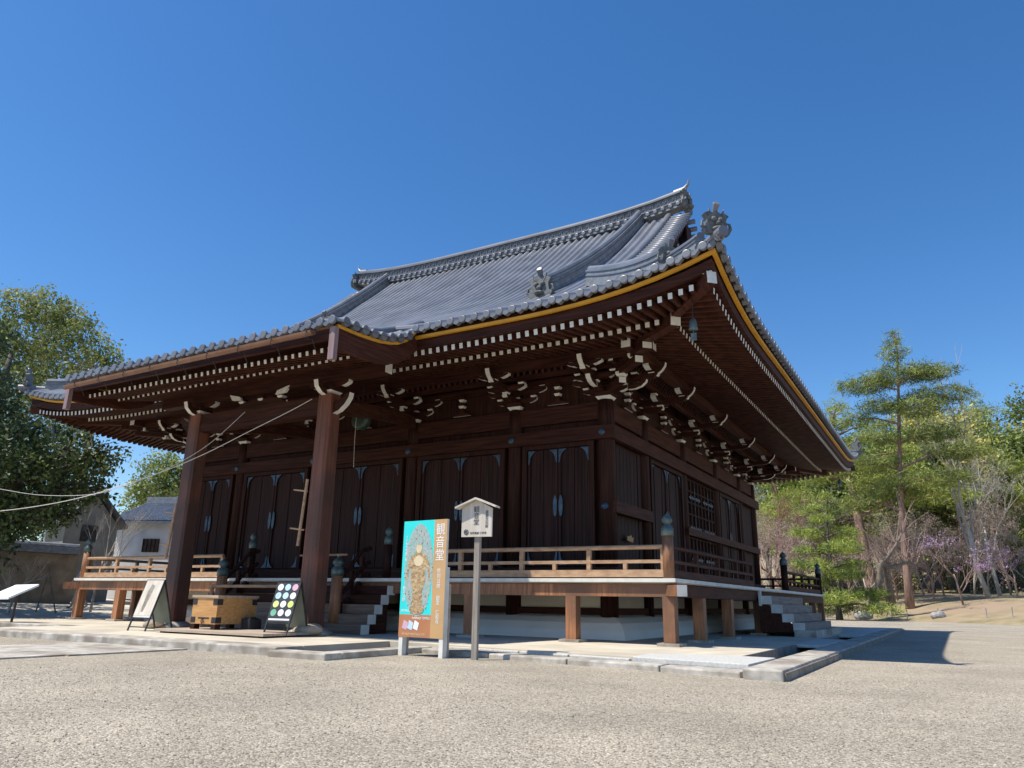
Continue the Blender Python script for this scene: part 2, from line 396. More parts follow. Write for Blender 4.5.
# tie beams around the body
def ring(name, off, th, z0, z1, mts=(woodx, woody)):
    m = MB(); m.box(-W-off, off, -off, -off+th, z0, z1); part(m, name, mts[0]); m = MB(); m.box(-W-off, off, D+off-th, D+off, z0, z1); part(m, name, mts[0])
    m = MB(); m.box(off-th, off, -off+th, D+off-th, z0, z1); part(m, name, mts[1]); m = MB(); m.box(-W-off, -W-off+th, -off+th, D+off-th, z0, z1); part(m, name, mts[1])
ring('tie_beam', .26, .14, 4.14, 4.44); ring('tie_beam', .10, .1, 4.62, 5.02); ring('sill_beam', .27, .15, 1.14, 1.42)
ring('floor_beam', .16, .14, .92, 1.135); ring('ground_beam', .12, .16, .462, .60)
m = MB(); m.box(.1, .25, -.1, 2.2, 2.55, 2.8); part(m, 'tie_beam', woody); m = MB(); m.box(.1, .25, 5, D, 2.5, 2.7); part(m, 'tie_beam', woody)
for x in CX:
    for z in (4.29,):
        m = MB(); m.tube([(x, -.265, z), (x, -.285, z), (x, -.30, z)], [.085, .075, .03], 14); part(m, 'nail_cover', bluem)
for z in (2.68,):
    m = MB(); m.tube([(.02, -.2, z), (.02, -.245, z), (.02, -.27, z)], [.085, .075, .03], 14); part(m, 'nail_cover', bluem)
# doors
def door_pair(a, b, side=False, lab=None):
    """a,b: span between column centres along the wall"""
    lo, hi = min(a, b)+.36, max(a, b)-.36; mid = (lo+hi)/2; z0, z1 = 1.45, 4.04
    def T(u, o, z): return (u, -o, z) if not side else (o, u, z)
    def bx(m, u0, u1, o0, o1, za, zb, mi=0):
        p = [T(u0, o0, za), T(u1, o0, za), T(u1, o1, za), T(u0, o1, za)]
        m.prism(p, (0, 0, zb-za), mi)
    m = MB()
    bx(m, lo-.12, lo, .02, .16, 1.42, 4.14); bx(m, hi, hi+.12, .02, .16, 1.42, 4.14); bx(m, lo, hi, .02, .16, z1, 4.14)
    part(m, 'door_frame', woodv)
    for (u0, u1) in ((lo, mid), (mid, hi)):
        m = MB(); nb = 4; w = (u1-u0-.016)/nb
        for k in range(nb):
            bx(m, u0+.008+k*w+.004, u0+.008+(k+1)*w-.004, .02, .075+.012*(k % 2), z0, z1-.01)
        for u in (u0+.01, u1-.07): bx(m, u, u+.06, .087, .115, z0, z1-.01)
        d = part(m, 'door', doorm)
        for zz, sg in ((z1-.02, -1), (z0+.02, 1)):
            for uu, su in ((u0+.02, 1), (u1-.02, -1)):
                pts = [(uu, zz), (uu+su*.20, zz)]+[(uu+su*(.20-.17*math.sin(t)), zz+sg*(.32-.30*math.cos(t))) for t in (.2, .5, .8, 1.1, 1.4)]+[(uu, zz+sg*.32)]
                m = MB(); m.prism([T(u, .118, z) for u, z in pts], Vector(T(0, .008, 0))-Vector((0, 0, 0)))
                m.build('corner_fitting', bluem, d)
        uu = (u1-.07 if u1 == mid else u0+.07)
        m = MB(); pts = [(uu+.05*math.sin(t), 2.75+.24*math.cos(t)) for t in np.linspace(0, 2*math.pi, 13)[:-1]]
        m.prism([T(u, .118, z) for u, z in pts], T(0, .01, 0)); m.build('door_handle', bluem, d)
for a, b in zip(CX[:-1], CX[1:]): door_pair(b, a)
door_pair(CY[1], CY[2], True); door_pair(CY[3], CY[4], True)
# side bays: boards and lattice
for (a, b) in ((CY[0], CY[1]), (CY[4], CY[5])):
    m = MB(); u = a+.2
    while u < b-.25: m.box(.0, .05+.015*(int(u*10) % 2), u, u+.2, 1.42, 4.14); u += .215
    part(m, 'wall_board', doorm)
m = MB(); a, b = CY[2]+.3, CY[3]-.3
m.box(.0, .05, a, b, 1.42, 4.14, 0)
for k in range(9): u = a+(b-a)*k/8; m.box(.05, .10, u-.025, u+.025, 1.42, 4.1, 0)
for k in range(9): z = 1.5+2.6*k/8; m.box(.05, .095, a, b, z-.02, z+.02, 0)
lat = part(m, 'lattice_door', woodv)
for uu in (a+(b-a)*.25, a+(b-a)*.75):
    for z in (1.9, 2.75, 3.6):
        m = MB(); m.box(.101, .11, uu-.55, uu+.55, z-.016, z+.016); m.box(.101, .112, uu-.016, uu+.016, z-.33, z+.33)
        for s in (-1, 1):
            for q in (.2, .42): m.box(.101, .111, uu+s*q-.05, uu+s*q+.05, z-.05, z+.05)
        m.build('lattice_fitting', bluem, lat)
m = MB(); m.prism([(.13, .72, 2.03), (.13, 1.05, 2.0), (.13, 1.12, 2.12), (.13, 1.02, 2.10), (.13, .96, 2.17), (.13, .84, 2.12), (.13, .75, 2.13)], (.02, 0, 0)); part(m, 'carved_plaque', palew)

# bracket sets -----------------------------------------------------
def arm(m, axis, c, z0, L, w=.13, h=.12, wh=1, one=False):
    """curved-end bracket arm. axis 'u' (along wall) or 'o' (outwards). c = centre of the other axis, L=(from,to)"""
    a, b = L
    prof = []; sm = []
    def endc(x, s):   # curved underside
        return [(x-s*.19, z0), (x-s*.10, z0+.018), (x-s*.04, z0+.045), (x, z0+h*.55)]
    right = endc(b, 1); left = endc(a, -1)[::-1]
    poly = left[:] if True else []
    poly = [(a, z0+h)]+left+right+[(b, z0+h)]
    side = [wh]+[wh]*3+[0]+[wh]*3+[wh]+[0]
    if one: side = [0]*4+[0]+[0, 0, wh]+[wh]+[0]
    if axis == 'u': m.prism([(u, -c+w/2, z) for u, z in poly], (0, -w, 0), 0, side)
    else: m.prism([(c-w/2, -o, z) for o, z in poly], (w, 0, 0), 0, side)
def masu(m, u, o, z, s=.15, h=.10, mi=0):
    a, b = s*.36, s*.5
    y = -o
    m.hexa([(u-a, y-a, z), (u+a, y-a, z), (u+a, y+a, z), (u-a, y+a, z), (u-b, y-b, z+h*.45), (u+b, y-b, z+h*.45), (u+b, y+b, z+h*.45), (u-b, y+b, z+h*.45)], 1)
    m.box(u-b, u+b, y-b, y+b, z+h*.45, z+h, mi)
BM = [woodx, white]
def bracket_meshes(corner=False):
    out = []
    def add(n, m): out.append((n, m))
    m = MB(); masu(m, 0, 0, 0, .36, .16); add('bearing_block', m)
    m = MB(); arm(m, 'u', 0, .16, (-.55, .55)); add('bracket_arm', m)
    m = MB(); arm(m, 'o', 0, .16, (-.1, .62), one=True); add('bracket_arm', m)
    def blocks(L):
        for q in L:
            m = MB(); masu(m, *q); add('small_block', m)
    blocks([(-.46, 0, .28), (0, 0, .28), (.46, 0, .28), (0, .54, .28)])
    m = MB(); arm(m, 'u', 0, .38, (-.8, .8)); add('bracket_arm', m)
    m = MB(); arm(m, 'u', .54, .30+.05, (-.52, .52)); add('bracket_arm', m)
    m = MB(); arm(m, 'o', 0, .36, (-.1, 1.25), one=True); add('bracket_arm', m)
    blocks([(-.42, .54, .47), (.42, .54, .47), (-.7, 0, .50), (0, 0, .50), (.7, 0, .50)])
    m = MB(); masu(m, 0, 1.1, .46, .15, .07); arm(m, 'u', 1.1, .50, (-.40, .40), h=.10); add('bracket_arm', m)
    blocks([(u, 1.1, .605, .13, .06) for u in (-.32, 0, .32)]+[(u, .54, .40, .13, .07) for u in (-.42, 0, .42)])
    # white carved nose turning up beyond the purlin
    m = MB(); pts = [(1.15, .46), (1.26, .46), (1.34, .52), (1.40, .60), (1.42, .68), (1.36, .68), (1.31, .63), (1.24, .60), (1.15, .60)]
    m.prism([(-.055, -o, z) for o, z in pts], (.11, 0, 0), 0, [1]*9); add('beam_nose', m)
    if corner:
        m = MB()
        s = .7071
        def dg(o0, o1, z, w, h, e): m.beam((o0*s, -o0*s, z), (o1*s, -o1*s, z), w, h, 0, None, e)
        dg(-.2, .95, .22, .16, .13, 1); dg(-.2, 1.8, .42, .17, .14, 1); dg(.3, 2.2, .60, .2, .16, 1); add('corner_arm', m)
        blocks([(o*s, o*s, z, .2, .1, 1) for o, z in ((.9, .30), (1.55, .50))])
        m = MB()   # long upturned white tips of the corner arms, on both faces
        for sw in (0, 1):
            pts = [(.55, .18), (.72, .18), (.86, .22), (.96, .30), (1.0, .40), (.93, .38), (.84, .32), (.72, .29), (.55, .29)]
            for b_ in (.0,):
                if sw: m.prism([(u, .055, z) for u, z in pts], (0, -.11, 0), 0, [1]*9)
                else: m.prism([(-.055, -u, z) for u, z in pts], (.11, 0, 0), 0, [1]*9)
        add('beam_nose', m)
    return out
protos = {}
for cn in (False, True):
    lst = []
    for n, m in bracket_meshes(cn):
        me = bpy.data.meshes.new(n); me.from_pydata(m.v, [], m.f)
        for q in BM: me.materials.append(q)
        me.polygons.foreach_set('material_index', m.m); lst.append((n, me))
    protos[cn] = lst
H = org(hall)
def place_set(x, y, rz, corner=False, name='bracket_set', lst=None):
    e = bpy.data.objects.new(name, None); COL.objects.link(e); e.parent = hall; e.empty_display_size = .1
    e.location = Vector((x, y, 5.05))-H; e.rotation_euler = (0, 0, rz)
    for n, me in (lst or protos[corner]):
        o = bpy.data.objects.new(n, me); COL.objects.link(o); o.parent = e
for x in CX[1:-1]: place_set(x, 0, 0)
for y in CY[1:-1]: place_set(0, y, rad(90))
place_set(0, 0, 0, True); place_set(0, 0, rad(90), False, lst=protos[False][7:])
place_set(0, D, rad(90), True); place_set(-W, 0, rad(-90), True); place_set(-W, 0, 0, lst=protos[False][7:])
for y in CY[1:-1]: place_set(-W, y, rad(-90))
# struts between the sets
def strut_meshes():
    m = MB(); m.prism([(-.26, -.10, .0), (.26, -.10, .0), (.20, -.10, .05), (.05, -.10, .09), (.04, -.10, .2), (-.04, -.10, .2), (-.05, -.10, .09), (-.20, -.10, .05)], (0, -.04, 0), 0, [1]+[0]*7)
    masu(m, 0, .11, .2, .15, .12); masu(m, 0, .11, .36, .15, .12)
    me = bpy.data.meshes.new('strut'); me.from_pydata(m.v, [], m.f)
    for q in BM: me.materials.append(q)
    me.polygons.foreach_set('material_index', m.m); return me
sme = strut_meshes()
def strut(x, y, rz):
    o = bpy.data.objects.new('strut', sme); COL.objects.link(o); o.parent = hall; o.location = Vector((x, y, 5.06))-H; o.rotation_euler = (0, 0, rz)
for a, b in zip(CX[:-1], CX[1:]): strut((a+b)/2, 0, 0)
for a, b in zip(CY[:-1], CY[1:]): strut(0, (a+b)/2, rad(90))
# wall plates and purlins
ring('wall_plate', .07, .14, 5.55, 5.72)
def ring2(name, off, w, z0, z1, mts=(woodx, woody)):
    e = off+.45
    m = MB(); m.box(-W-e, e, -off-w/2, -off+w/2, z0, z1, 0, (1, 1)); part(m, name, [mts[0], white])
    m = MB(); m.box(-W-e, e, D+off-w/2, D+off+w/2, z0, z1, 0, (1, 1)); part(m, name, [mts[0], white])
    for xx in (off, -W-off):
        m = MB(); m.prism([(xx-w/2, -e, z0+.003), (xx+w/2, -e, z0+.003), (xx+w/2, D+e, z0+.003), (xx-w/2, D+e, z0+.003)], (0, 0, z1-z0-.006), 0, [1, 0, 1, 0]); part(m, name, [mts[1], white])
ring2('purlin', 1.1, .2, 5.66, 5.92)
ring2('bracket_beam', .54, .1, 5.62, 5.72)
# ribbed cove between wall and purlin
m = MB()
def cove(u0, u1, T):
    n = int((u1-u0)/.16)
    for k in range(n):
        u = u0+(k+.5)*(u1-u0)/n; pts = [(.56, 5.72), (.62, 5.86), (.80, 5.97), (1.02, 6.02)]
        for (o0, z0), (o1, z1) in zip(pts[:-1], pts[1:]):
            m.beam(T(u, o0, z0), T(u, o1, z1), .06, .05)
cove(-W-.4, .4, lambda u, o, z: (u, -o, z)); part(m, 'cove_ribs', raft)
m = MB(); cove(-.4, D+.4, lambda u, o, z: (o, u, z)); part(m, 'cove_ribs', raft)

# ------------------------------------------------------------------ roof
E0 = 3.46
def lift(t): return .55*max(0, 1-max(t, 0)/4.6)**3
def Hs(d): return 6.02+.395*d+.0267*d*d      # tile surface above the eave line
HOLD = 4.2
def zs(d, t): return Hs(d)+lift(t)*max(0, 1-max(d, 0)/7)
PROF = [(-.1425, 0), (-.078, .0), (-.066, .065), (0, .108), (.066, .065), (.078, .0), (.1425, 0)]
SP = .285
def rib(m, T, u, tf, d0, d1, zfun, n=10):
    if d1-d0 < .12: return
    base = len(m.v); n = max(2, int(n*(d1-d0)/8)+2)
    for i in range(n+1):
        d = d0+(d1-d0)*i/n
        for a, b in PROF: m.v.append(T(u+a, d, zfun(d, tf(u+a))+b))
    k = len(PROF)
    for i in range(n):
        for j in range(k-1):
            m.f.append([base+i*k+j, base+i*k+j+1, base+(i+1)*k+j+1, base+(i+1)*k+j]); m.m.append(0)
def disc(m, c, r, ax):
    a = Vector(ax); p = Vector(c); m.tube([p-a*.03, p+a*.02, p+a*.025], [r, r, r*.8], 12, 0)
EX = E0+.12   # tiles overhang
XV = .10      # gable verge
roofm = MB(); edgem = MB()
def eave_tiles(a, b, T, O, gap=None):
    n = int(round((b-a)/SP)); 
    for k in range(n+1):
        u = a+(b-a)*k/n
        if gap and gap[0] < u < gap[1]: continue
        yield u
xa, xb = -W-EX, EX
tfx = lambda u: min(xb-u, u-xa); tfy = lambda u: min(u+EX, D+EX-u)
nx = int(round((xb-xa)/SP)); ny = int(round((D+2*EX)/SP))
DR = D/2+EX
for k in range(nx+1):
    u = xa+(xb-xa)*k/nx; t = tfx(u)
    dend = DR if (-W-XV <= u <= XV) else min(t, DR)
    dfront = 0
    if -10.9 < u < -2.75: dfront = .75
    rib(roofm, lambda a, d, z: (a, -EX+d, z), u, tfx, dfront, dend, zs, 14)
    rib(roofm, lambda a, d, z: (a, D+EX-d, z), u, tfx, 0, dend, zs, 14)
for k in range(ny+1):
    u = -EX+(D+2*EX)*k/ny; t = tfy(u); dend = min(t, HOLD)
    rib(roofm, lambda a, d, z: (EX-d, a, z), u, tfy, 0, dend, zs, 8)
    rib(roofm, lambda a, d, z: (-W-EX+d, a, z), u, tfy, 0, dend, zs, 8)
roof = part(roofm, 'tiled_roof', tile, True)
# round eave-end tiles and drip tiles
def tile_row(us, T, tf, out):
    m = MB()
    for u in us:
        z = zs(0, tf(u)); disc(m, T(u, .0, z+.012), .078, out)
    for a, b in zip(us[:-1], us[1:]):
        if b-a > .4: continue
        pts = [T(a+.07, .01, zs(0, tf(a))+.0), T(b-.07, .01, zs(0, tf(b))+.0), T(b-.07, .01, zs(0, tf(b))-.045), T((a+b)/2, .01, zs(0, tf((a+b)/2))-.085), T(a+.07, .01, zs(0, tf(a))-.045)]
        m.prism(pts, -Vector(out)*.10)
    return m
usx = [xa+(xb-xa)*k/nx for k in range(nx+1)]; usy = [-EX+(D+2*EX)*k/ny for k in range(ny+1)]
fr = [u for u in usx if not (-10.9 < u < -2.75)]
tile_row(fr, lambda u, o, z: (u, -EX-o, z), tfx, (0, -1, 0)).build('eave_end_tiles', tile, roof)
tile_row(usx, lambda u, o, z: (u, D+EX+o, z), tfx, (0, 1, 0)).build('eave_end_tiles', tile, roof)
tile_row(usy, lambda u, o, z: (EX+o, u, z), tfy, (1, 0, 0)).build('eave_end_tiles', tile, roof)
tile_row(usy, lambda u, o, z: (-W-EX-o, u, z), tfy, (-1, 0, 0)).build('eave_end_tiles', tile, roof)
# strips running round the eaves
def eave_strip(off0, off1, z0, z1, lf=1.0, mi=0, seg=40, sides='frbl', xr=None):
    m = MB()
    def run(T, L0, L1, t):
        us = np.linspace(L0, L1, seg+1)
        for a, b in zip(us[:-1], us[1:]):
            la, lb = lift(t(a))*lf, lift(t(b))*lf
            m.hexa([T(a, off0, z0+la), T(b, off0, z0+lb), T(b, off1, z0+lb), T(a, off1, z0+la), T(a, off0, z1+la), T(b, off0, z1+lb), T(b, off1, z1+lb), T(a, off1, z1+la)], mi)
    o = max(off0, off1); i = min(off0, off1)
    if 'f' in sides:
        if xr:
            for q in xr: run(lambda u, w, z: (u, -w, z), q[0], q[1], lambda u: min(E0-u, u+W+E0))
        else: run(lambda u, w, z: (u, -w, z), -W-o, o, lambda u: min(E0-u, u+W+E0))
    if 'b' in sides: run(lambda u, w, z: (u, D+w, z), -W-o, o, lambda u: min(E0-u, u+W+E0))
    if 'r' in sides: run(lambda u, w, z: (w, u, z), -i, D+i, lambda u: min(u+E0, D+E0-u))
    if 'l' in sides: run(lambda u, w, z: (-W-w, u, z), -i, D+i, lambda u: min(u+E0, D+E0-u))
    return m
part(eave_strip(3.40, 3.47, 5.85, 5.91), 'ochre_eave_trim', yellow)
part(eave_strip(3.26, 3.43, 5.912, 5.99), 'eave_board', woodx)
part(eave_strip(3.16, 3.38, 5.665, 5.849, .9), 'eave_board', woodx)
# soffit boards above the rafters
def sheet(o0, o1, z0, z1, l0, l1):
    m = MB(); sg = 40
    for T, L, t in ((lambda u, w, z: (u, -w, z), (-W, 0), 'x'), (lambda u, w, z: (u, D+w, z), (-W, 0), 'x'), (lambda u, w, z: (w, u, z), (0, D), 'y'), (lambda u, w, z: (-W-w, u, z), (0, D), 'y')):
        for k in range(sg):
            f0, f1 = k/sg, (k+1)/sg
            def P(f, o, z, l):
                u = L[0]-o+(L[1]-L[0]+2*o)*f; tt = min(u-(L[0]-E0), L[1]+E0-u); return T(u, o, z+lift(tt)*l)
            m.face([P(f0, o0, z0, l0), P(f1, o0, z0, l0), P(f1, o1, z1, l1), P(f0, o1, z1, l1)])
    return m
part(sheet(0, 2.42, 6.23, 5.795, 0, .45), 'soffit', raft); part(sheet(2.30, 3.3, 5.84, 5.68, .45, .8), 'soffit', raft)
# rafters
def lf_at(u, L, k): return lift(min(u+E0, L+E0-u))*k
def rafters(kind):
    lst = []
    if kind == 'rafter': o0, o1, zz0, zz1, k0, k1, w, h = .15, 2.34, 6.13, 5.705, .1, .40, .088, .14
    else: o0, o1, zz0, zz1, k0, k1, w, h = 2.2, 3.29, 5.80, 5.60, .45, .75, .078, .11
    n = int((W+2*o1-.2)/.187)
    def mk(T, u, L):
        ext = max(0, -u, u-L)       # beyond the corner the rafter starts at the hip
        s = max(o0, ext+.06)
        if s > o1-.08: return
        f = (s-o0)/(o1-o0); za = zz0+(zz1-zz0)*f
        p = T(u, s, za+lf_at(u, L, k0+(k1-k0)*f)); q = T(u, o1, zz1+lf_at(u, L, k1)); lst.append((p, q))
    for k in range(n+1):
        u = -o1+.12+(W+2*o1-.24)*k/n; mk(lambda a, o, z: (a-W, -o, z), u, W); mk(lambda a, o, z: (a-W, D+o, z), u, W)
    n = int((D+2*o1-.2)/.187)
    for k in range(n+1):
        u = -o1+.12+(D+2*o1-.24)*k/n; mk(lambda a, o, z: (o, a, z), u, D); mk(lambda a, o, z: (-W-o, a, z), u, D)
    def seen(pq):
        q = Vector(pq[1])-CP; d = q.dot(Fv)
        if q.dot(Fv) < .1: return 1e9
        x = 512+CF*q.dot(Rv)/d; y = 384-CF*q.dot(Uv)/d
        hid = pq[1][1] > D+.5 or (pq[1][0] < -W-.5)
        return d+(1000 if hid or not (0 < x < 1024) else 0)
    lst.sort(key=seen)
    for p, q in lst[:100]:
        m = MB(); m.beam(p, q, w, h, 0, 1, 1); part(m, kind, [raft, white])
    m = MB()
    for p, q in lst[100:]: m.beam(p, q, w, h, 0, 1, 1)
    part(m, kind, [raft, white], stuff=True)
rafters('rafter'); rafters('flying_rafter')
for sx, sy, x0, y0 in ((1, -1, 0, 0), (1, 1, 0, D), (-1, -1, -W, 0), (-1, 1, -W, D)):
    m = MB(); m.beam((x0+sx*.1, y0+sy*.1, 5.98), (x0+sx*2.42, y0+sy*2.42, 5.74), .2, .26, 0, None, 1); part(m, 'hip_rafter', [woody, white])
    m = MB(); m.beam((x0+sx*2.2, y0+sy*2.2, 5.86), (x0+sx*3.36, y0+sy*3.36, 5.99), .18, .22, 0, None, 1)
    m.box(x0+sx*3.2-.16, x0+sx*3.2+.16, y0+sy*3.2-.16, y0+sy*3.2+.16, 6.085, 6.12, 1); part(m, 'hip_rafter', [woody, white])
# gables
XG = -.75
for s in (0, 1):
    fx = (lambda x: x) if s == 0 else (lambda x: -W-x)
    m = MB(); ys = np.linspace(-EX+2.5, D+EX-2.5, 31)
    def dd(y): return min(y+EX, D+EX-y)
    m.face([(fx(XG), -1.2, 7.0)]+[(fx(XG), y, zs(dd(y), 9)-.05) for y in ys]+[(fx(XG), D+1.2, 7.0)]); part(m, 'gable_wall', woodv)
    m = MB(); ys = np.linspace(.1, D/2, 16)
    for a, b in zip(ys[:-1], ys[1:]):
        for fl in (0, 1):
            ya, yb = (a, b) if not fl else (D-a, D-b)
            za, zb = Hs(a+EX)-.04, Hs(b+EX)-.04
            X0, X1 = fx(XV-.12), fx(XV-.02)
            m.hexa([(X0, ya, za-.42), (X1, ya, za-.42), (X1, yb, zb-.42), (X0, yb, zb-.42), (X0, ya, za), (X1, ya, za), (X1, yb, zb), (X0, yb, zb)])
    part(m, 'bargeboard', woody)
    m = MB()   # short tiles laid across the verge
    L = 0; y = -.0
    while y < D/2-.15:
        for fl in (0, 1):
            yy = y if not fl else D-y
            z = Hs(y+EX)+.04
            m.tube([(fx(XV-.42), yy, z), (fx(XV+.22), yy, z-.02)], .085, 8)
        sl = .395+.0534*(y+EX); y += .26/math.sqrt(1+sl*sl)
    part(m, 'verge_tiles', tile, True)
    m = MB(); yl = fx(XV)
    pts = [(fx(XV+.02), D/2-.28, Hs(DR)-.5), (fx(XV+.02), D/2+.28, Hs(DR)-.5), (fx(XV+.02), D/2+.2, Hs(DR)-1.1), (fx(XV+.02), D/2, Hs(DR)-1.35), (fx(XV+.02), D/2-.2, Hs(DR)-1.1)]
    m.prism(pts, (.05 if s == 0 else -.05, 0, 0)); part(m, 'gable_pendant', woodv)
# ridges: a stack of flat courses with an open-work band and a round cap
def ridge(path, w, h, name, ornament=None, band=False, capr=.1):
    """path: list of (point on roof surface); built upward by h"""
    m = MB(); P = [Vector(p) for p in path]
    layers = [(0, .28, w*1.0, 0), (.28, .36, w*1.25, 1), (.36, .78, w*.8, 0), (.78, .88, w*1.2, 1)] if band else [(0, .3, w*1.15, 0), (.3, .62, w*.95, 0), (.62, .7, w*1.12, 1), (.7, .9, w*.9, 0), (.9, 1, w*1.1, 1)]
    for f0, f1, ww, mi in layers:
        for a, b in zip(P[:-1], P[1:]):
            d = (b-a); side = Vector((-d.y, d.x, 0)).normalized()*ww/2; z0 = Vector((0, 0, h*f0)); z1 = Vector((0, 0, h*f1))
            m.hexa([a+side+z0, b+side+z0, b-side+z0, a-side+z0, a+side+z1, b+side+z1, b-side+z1, a-side+z1], mi)
    m.tube([p+Vector((0, 0, h*(.92 if band else 1.0)+capr*.3)) for p in P], capr, 10, 1)
    r = part(m, name, [tiled, tile])
    if band:   # open-work relief on both faces
        a, b = P[0], P[-1]; L = (b-a).length; n = int(L/.26); mm = MB()
        for k in range(n):
            f = (k+.5)/n; i = min(int(f*(len(P)-1)), len(P)-2); ff = f*(len(P)-1)-i; c = P[i].lerp(P[i+1], ff)
            for sy in (-1, 1):
                y = c.y+sy*(w*.4+.02); z = c.z+h*.57
                mm.tube([(c.x+.1*math.cos(t), y, z+.1*math.sin(t)) for t in np.linspace(0, 2*math.pi, 9)], .018, 4, 0, False)
                disc(mm, (c.x, c.y+sy*(w*.62), c.z+h*.17), .07, (0, sy, 0))
        mm.build('ridge_relief', tile, r)
    return r
def oni(parent, p, dirv, s=1.0, rod=True):
    """demon-face end tile: shouldered shield with horns, brow, and a cylindrical tile projecting above"""
    m = MB(); d = Vector(dirv); d.z = 0; d.normalize(); sd = Vector((-d.y, d.x, 0)); p = Vector(p)
    def P(u, z, o=0): return p+sd*u*s+Vector((0, 0, z*s))+d*o*s
    out = [(-.34, 0), (-.40, .12), (-.30, .2), (-.27, .42), (-.36, .55), (-.24, .62), (-.12, .60), (0, .66), (.12, .60), (.24, .62), (.36, .55), (.27, .42), (.30, .2), (.40, .12), (.34, 0)]
    m.prism([P(u, z) for u, z in out], d*.16*s)
    for u in (-.1, .1): m.ball(P(u, .40, .18), .075*s, 8, 6)
    m.ball(P(0, .27, .2), .08*s, 8, 6); m.ball(P(0, .12, .17), .13*s, 8, 6, 0, (1.2, 1.2, .6))
    for u in (-1, 1):
        m.tube([P(u*.12, .50, .12), P(u*.2, .62, .14), P(u*.22, .74, .16)], [.05*s, .035*s, .01*s], 6)
        m.tube([P(u*.30, .1, .1), P(u*.42, .2, .1), P(u*.40, .34, .1), P(u*.32, .36, .1)], [.06*s, .05*s, .04*s, .02*s], 6)
    m.build('end_ornament', orn, parent)
    if rod:
        m = MB(); m.tube([P(0, .60, .02), P(0, .72, .10), P(0, .86, .18), P(0, .87, .20)], [.06*s, .075*s, .10*s, .08*s], 12); m.build('projecting_tile', tile, parent)
zr = Hs(DR)-.05
pts = []
for f in np.linspace(0, 1, 15):
    x = -W-.05+(W+.1)*f; pts.append((x, D/2, zr+.30*abs(2*f-1)**4))
mr = ridge(pts, .36, .62, 'main_ridge', band=True, capr=.11)
for s, x in ((1, .1), (-1, -W-.1)):
    oni(mr, (x-s*.05, D/2, zr+.15), (s, 0, 0), 1.05, False)
    m = MB(); m.tube([(x-s*.35, D/2, zr+.92), (x, D/2, zr+.98), (x+s*.12, D/2, zr+1.12), (x+s*.16, D/2, zr+1.32)], [.09, .08, .05, .015], 8); m.build('projecting_tile', tile, mr)
for s, fx in ((1, lambda x: x), (-1, lambda x: -W-x)):
    for fl in (0, 1):
        fy = (lambda y: y) if not fl else (lambda y: D-y)
        ys = np.linspace(D/2-.1, .35, 15)
        pts = [(fx(-1.45-.35*(1-(y/(D/2)))), fy(y), Hs(y+EX)+.02) for y in ys]
        r = ridge(pts, .26, .46, 'descending_ridge', capr=.1)
        oni(r, (pts[-1][0], fy(.30), Hs(.3+EX)), (0, -1 if not fl else 1, 0), .86)
        # outer verge ridge
        ys = np.linspace(D/2-.1, .9, 12)
        m = MB(); m.tube([(fx(XV-.55), fy(y), Hs(y+EX)+.12) for y in ys], .10, 10); part(m, 'verge_ridge', tile, True)
        # hip ridge
        def hp(t, dz): return Vector((fx(EX-t), fy(-EX+t), zs(t, t)+dz))
        dv = Vector((s, -1 if not fl else 1, 0))
        r = ridge([hp(t, .03) for t in np.linspace(4.15, 1.35, 8)], .26, .42, 'hip_ridge', capr=.10)
        oni(r, hp(1.25, .06), dv, .66)
        r = ridge([hp(t, .03) for t in np.linspace(1.4, .42, 5)], .22, .26, 'hip_ridge', capr=.08)
        oni(r, hp(.10, .10), dv, .64)
        m = MB(); m.tube([hp(t, .06+.03*(1-t/.5)**2) for t in np.linspace(.5, -.10, 5)], [.09]*5, 12); m.build('corner_tile', tile, r)

# ------------------------------------------------------------------ porch (roofed steps)
PY = -3.62
KL, KR, KF = -10.84, -2.76, -5.78
def Kz(y):   # tile surface of the porch roof from the main slope out to its eave
    P = [(-2.4, Hs(EX-2.4)+.03), (-2.9, 6.27), (-3.55, 5.98), (-4.2, 5.72), (-4.9, 5.54), (-5.8, 5.42)]
    for (a, za), (b, zb) in zip(P[:-1], P[1:]):
        if y >= b: return za+(zb-za)*(a-y)/(a-b)
    return P[-1][1]
def Kv(y):   # its sagging side edge (bottom of the trim)
    P = [(-3.46, 5.97), (-3.75, 5.70), (-4.1, 5.52), (-4.6, 5.42), (-5.2, 5.37), (-5.78, 5.36)]
    for (a, za), (b, zb) in zip(P[:-1], P[1:]):
        if y >= b: return za+(zb-za)*(a-y)/(a-b)
    return P[-1][1]
m = MB(); nk = int(round((KR-KL)/SP))
for k in range(nk+1):
    u = KL+(KR-KL)*k/nk; base = len(m.v); ys = np.linspace(-2.45, KF-.06, 12)
    e = min(1, min(u-KL, KR-u)/.9)
    for y in ys:
        zc = Kz(y)*e+(1-e)*min(Kz(y), (Kv(y)+.12 if y < -3.5 else Kz(y)))
        for a, b in PROF: m.v.append((u+a, y, zc+b))
    for i in range(11):
        for j in range(6): m.f.append([base+i*7+j, base+(i+1)*7+j, base+(i+1)*7+j+1, base+i*7+j+1]); m.m.append(0)
proof = part(m, 'porch_roof', tile, True)
m = MB()
for k in range(nk+1):
    u = KL+(KR-KL)*k/nk; z = 5.44
    disc(m, (u, KF-.07, z+.02), .085, (0, -1, 0))
    if k < nk:
        m.prism([(u+.07, KF-.08, z), (u+SP-.07, KF-.08, z), (u+SP-.07, KF-.08, z-.045), (u+SP/2, KF-.08, z-.085), (u+.07, KF-.08, z-.045)], (0, .1, 0))
m.build('eave_end_tiles', tile, proof)
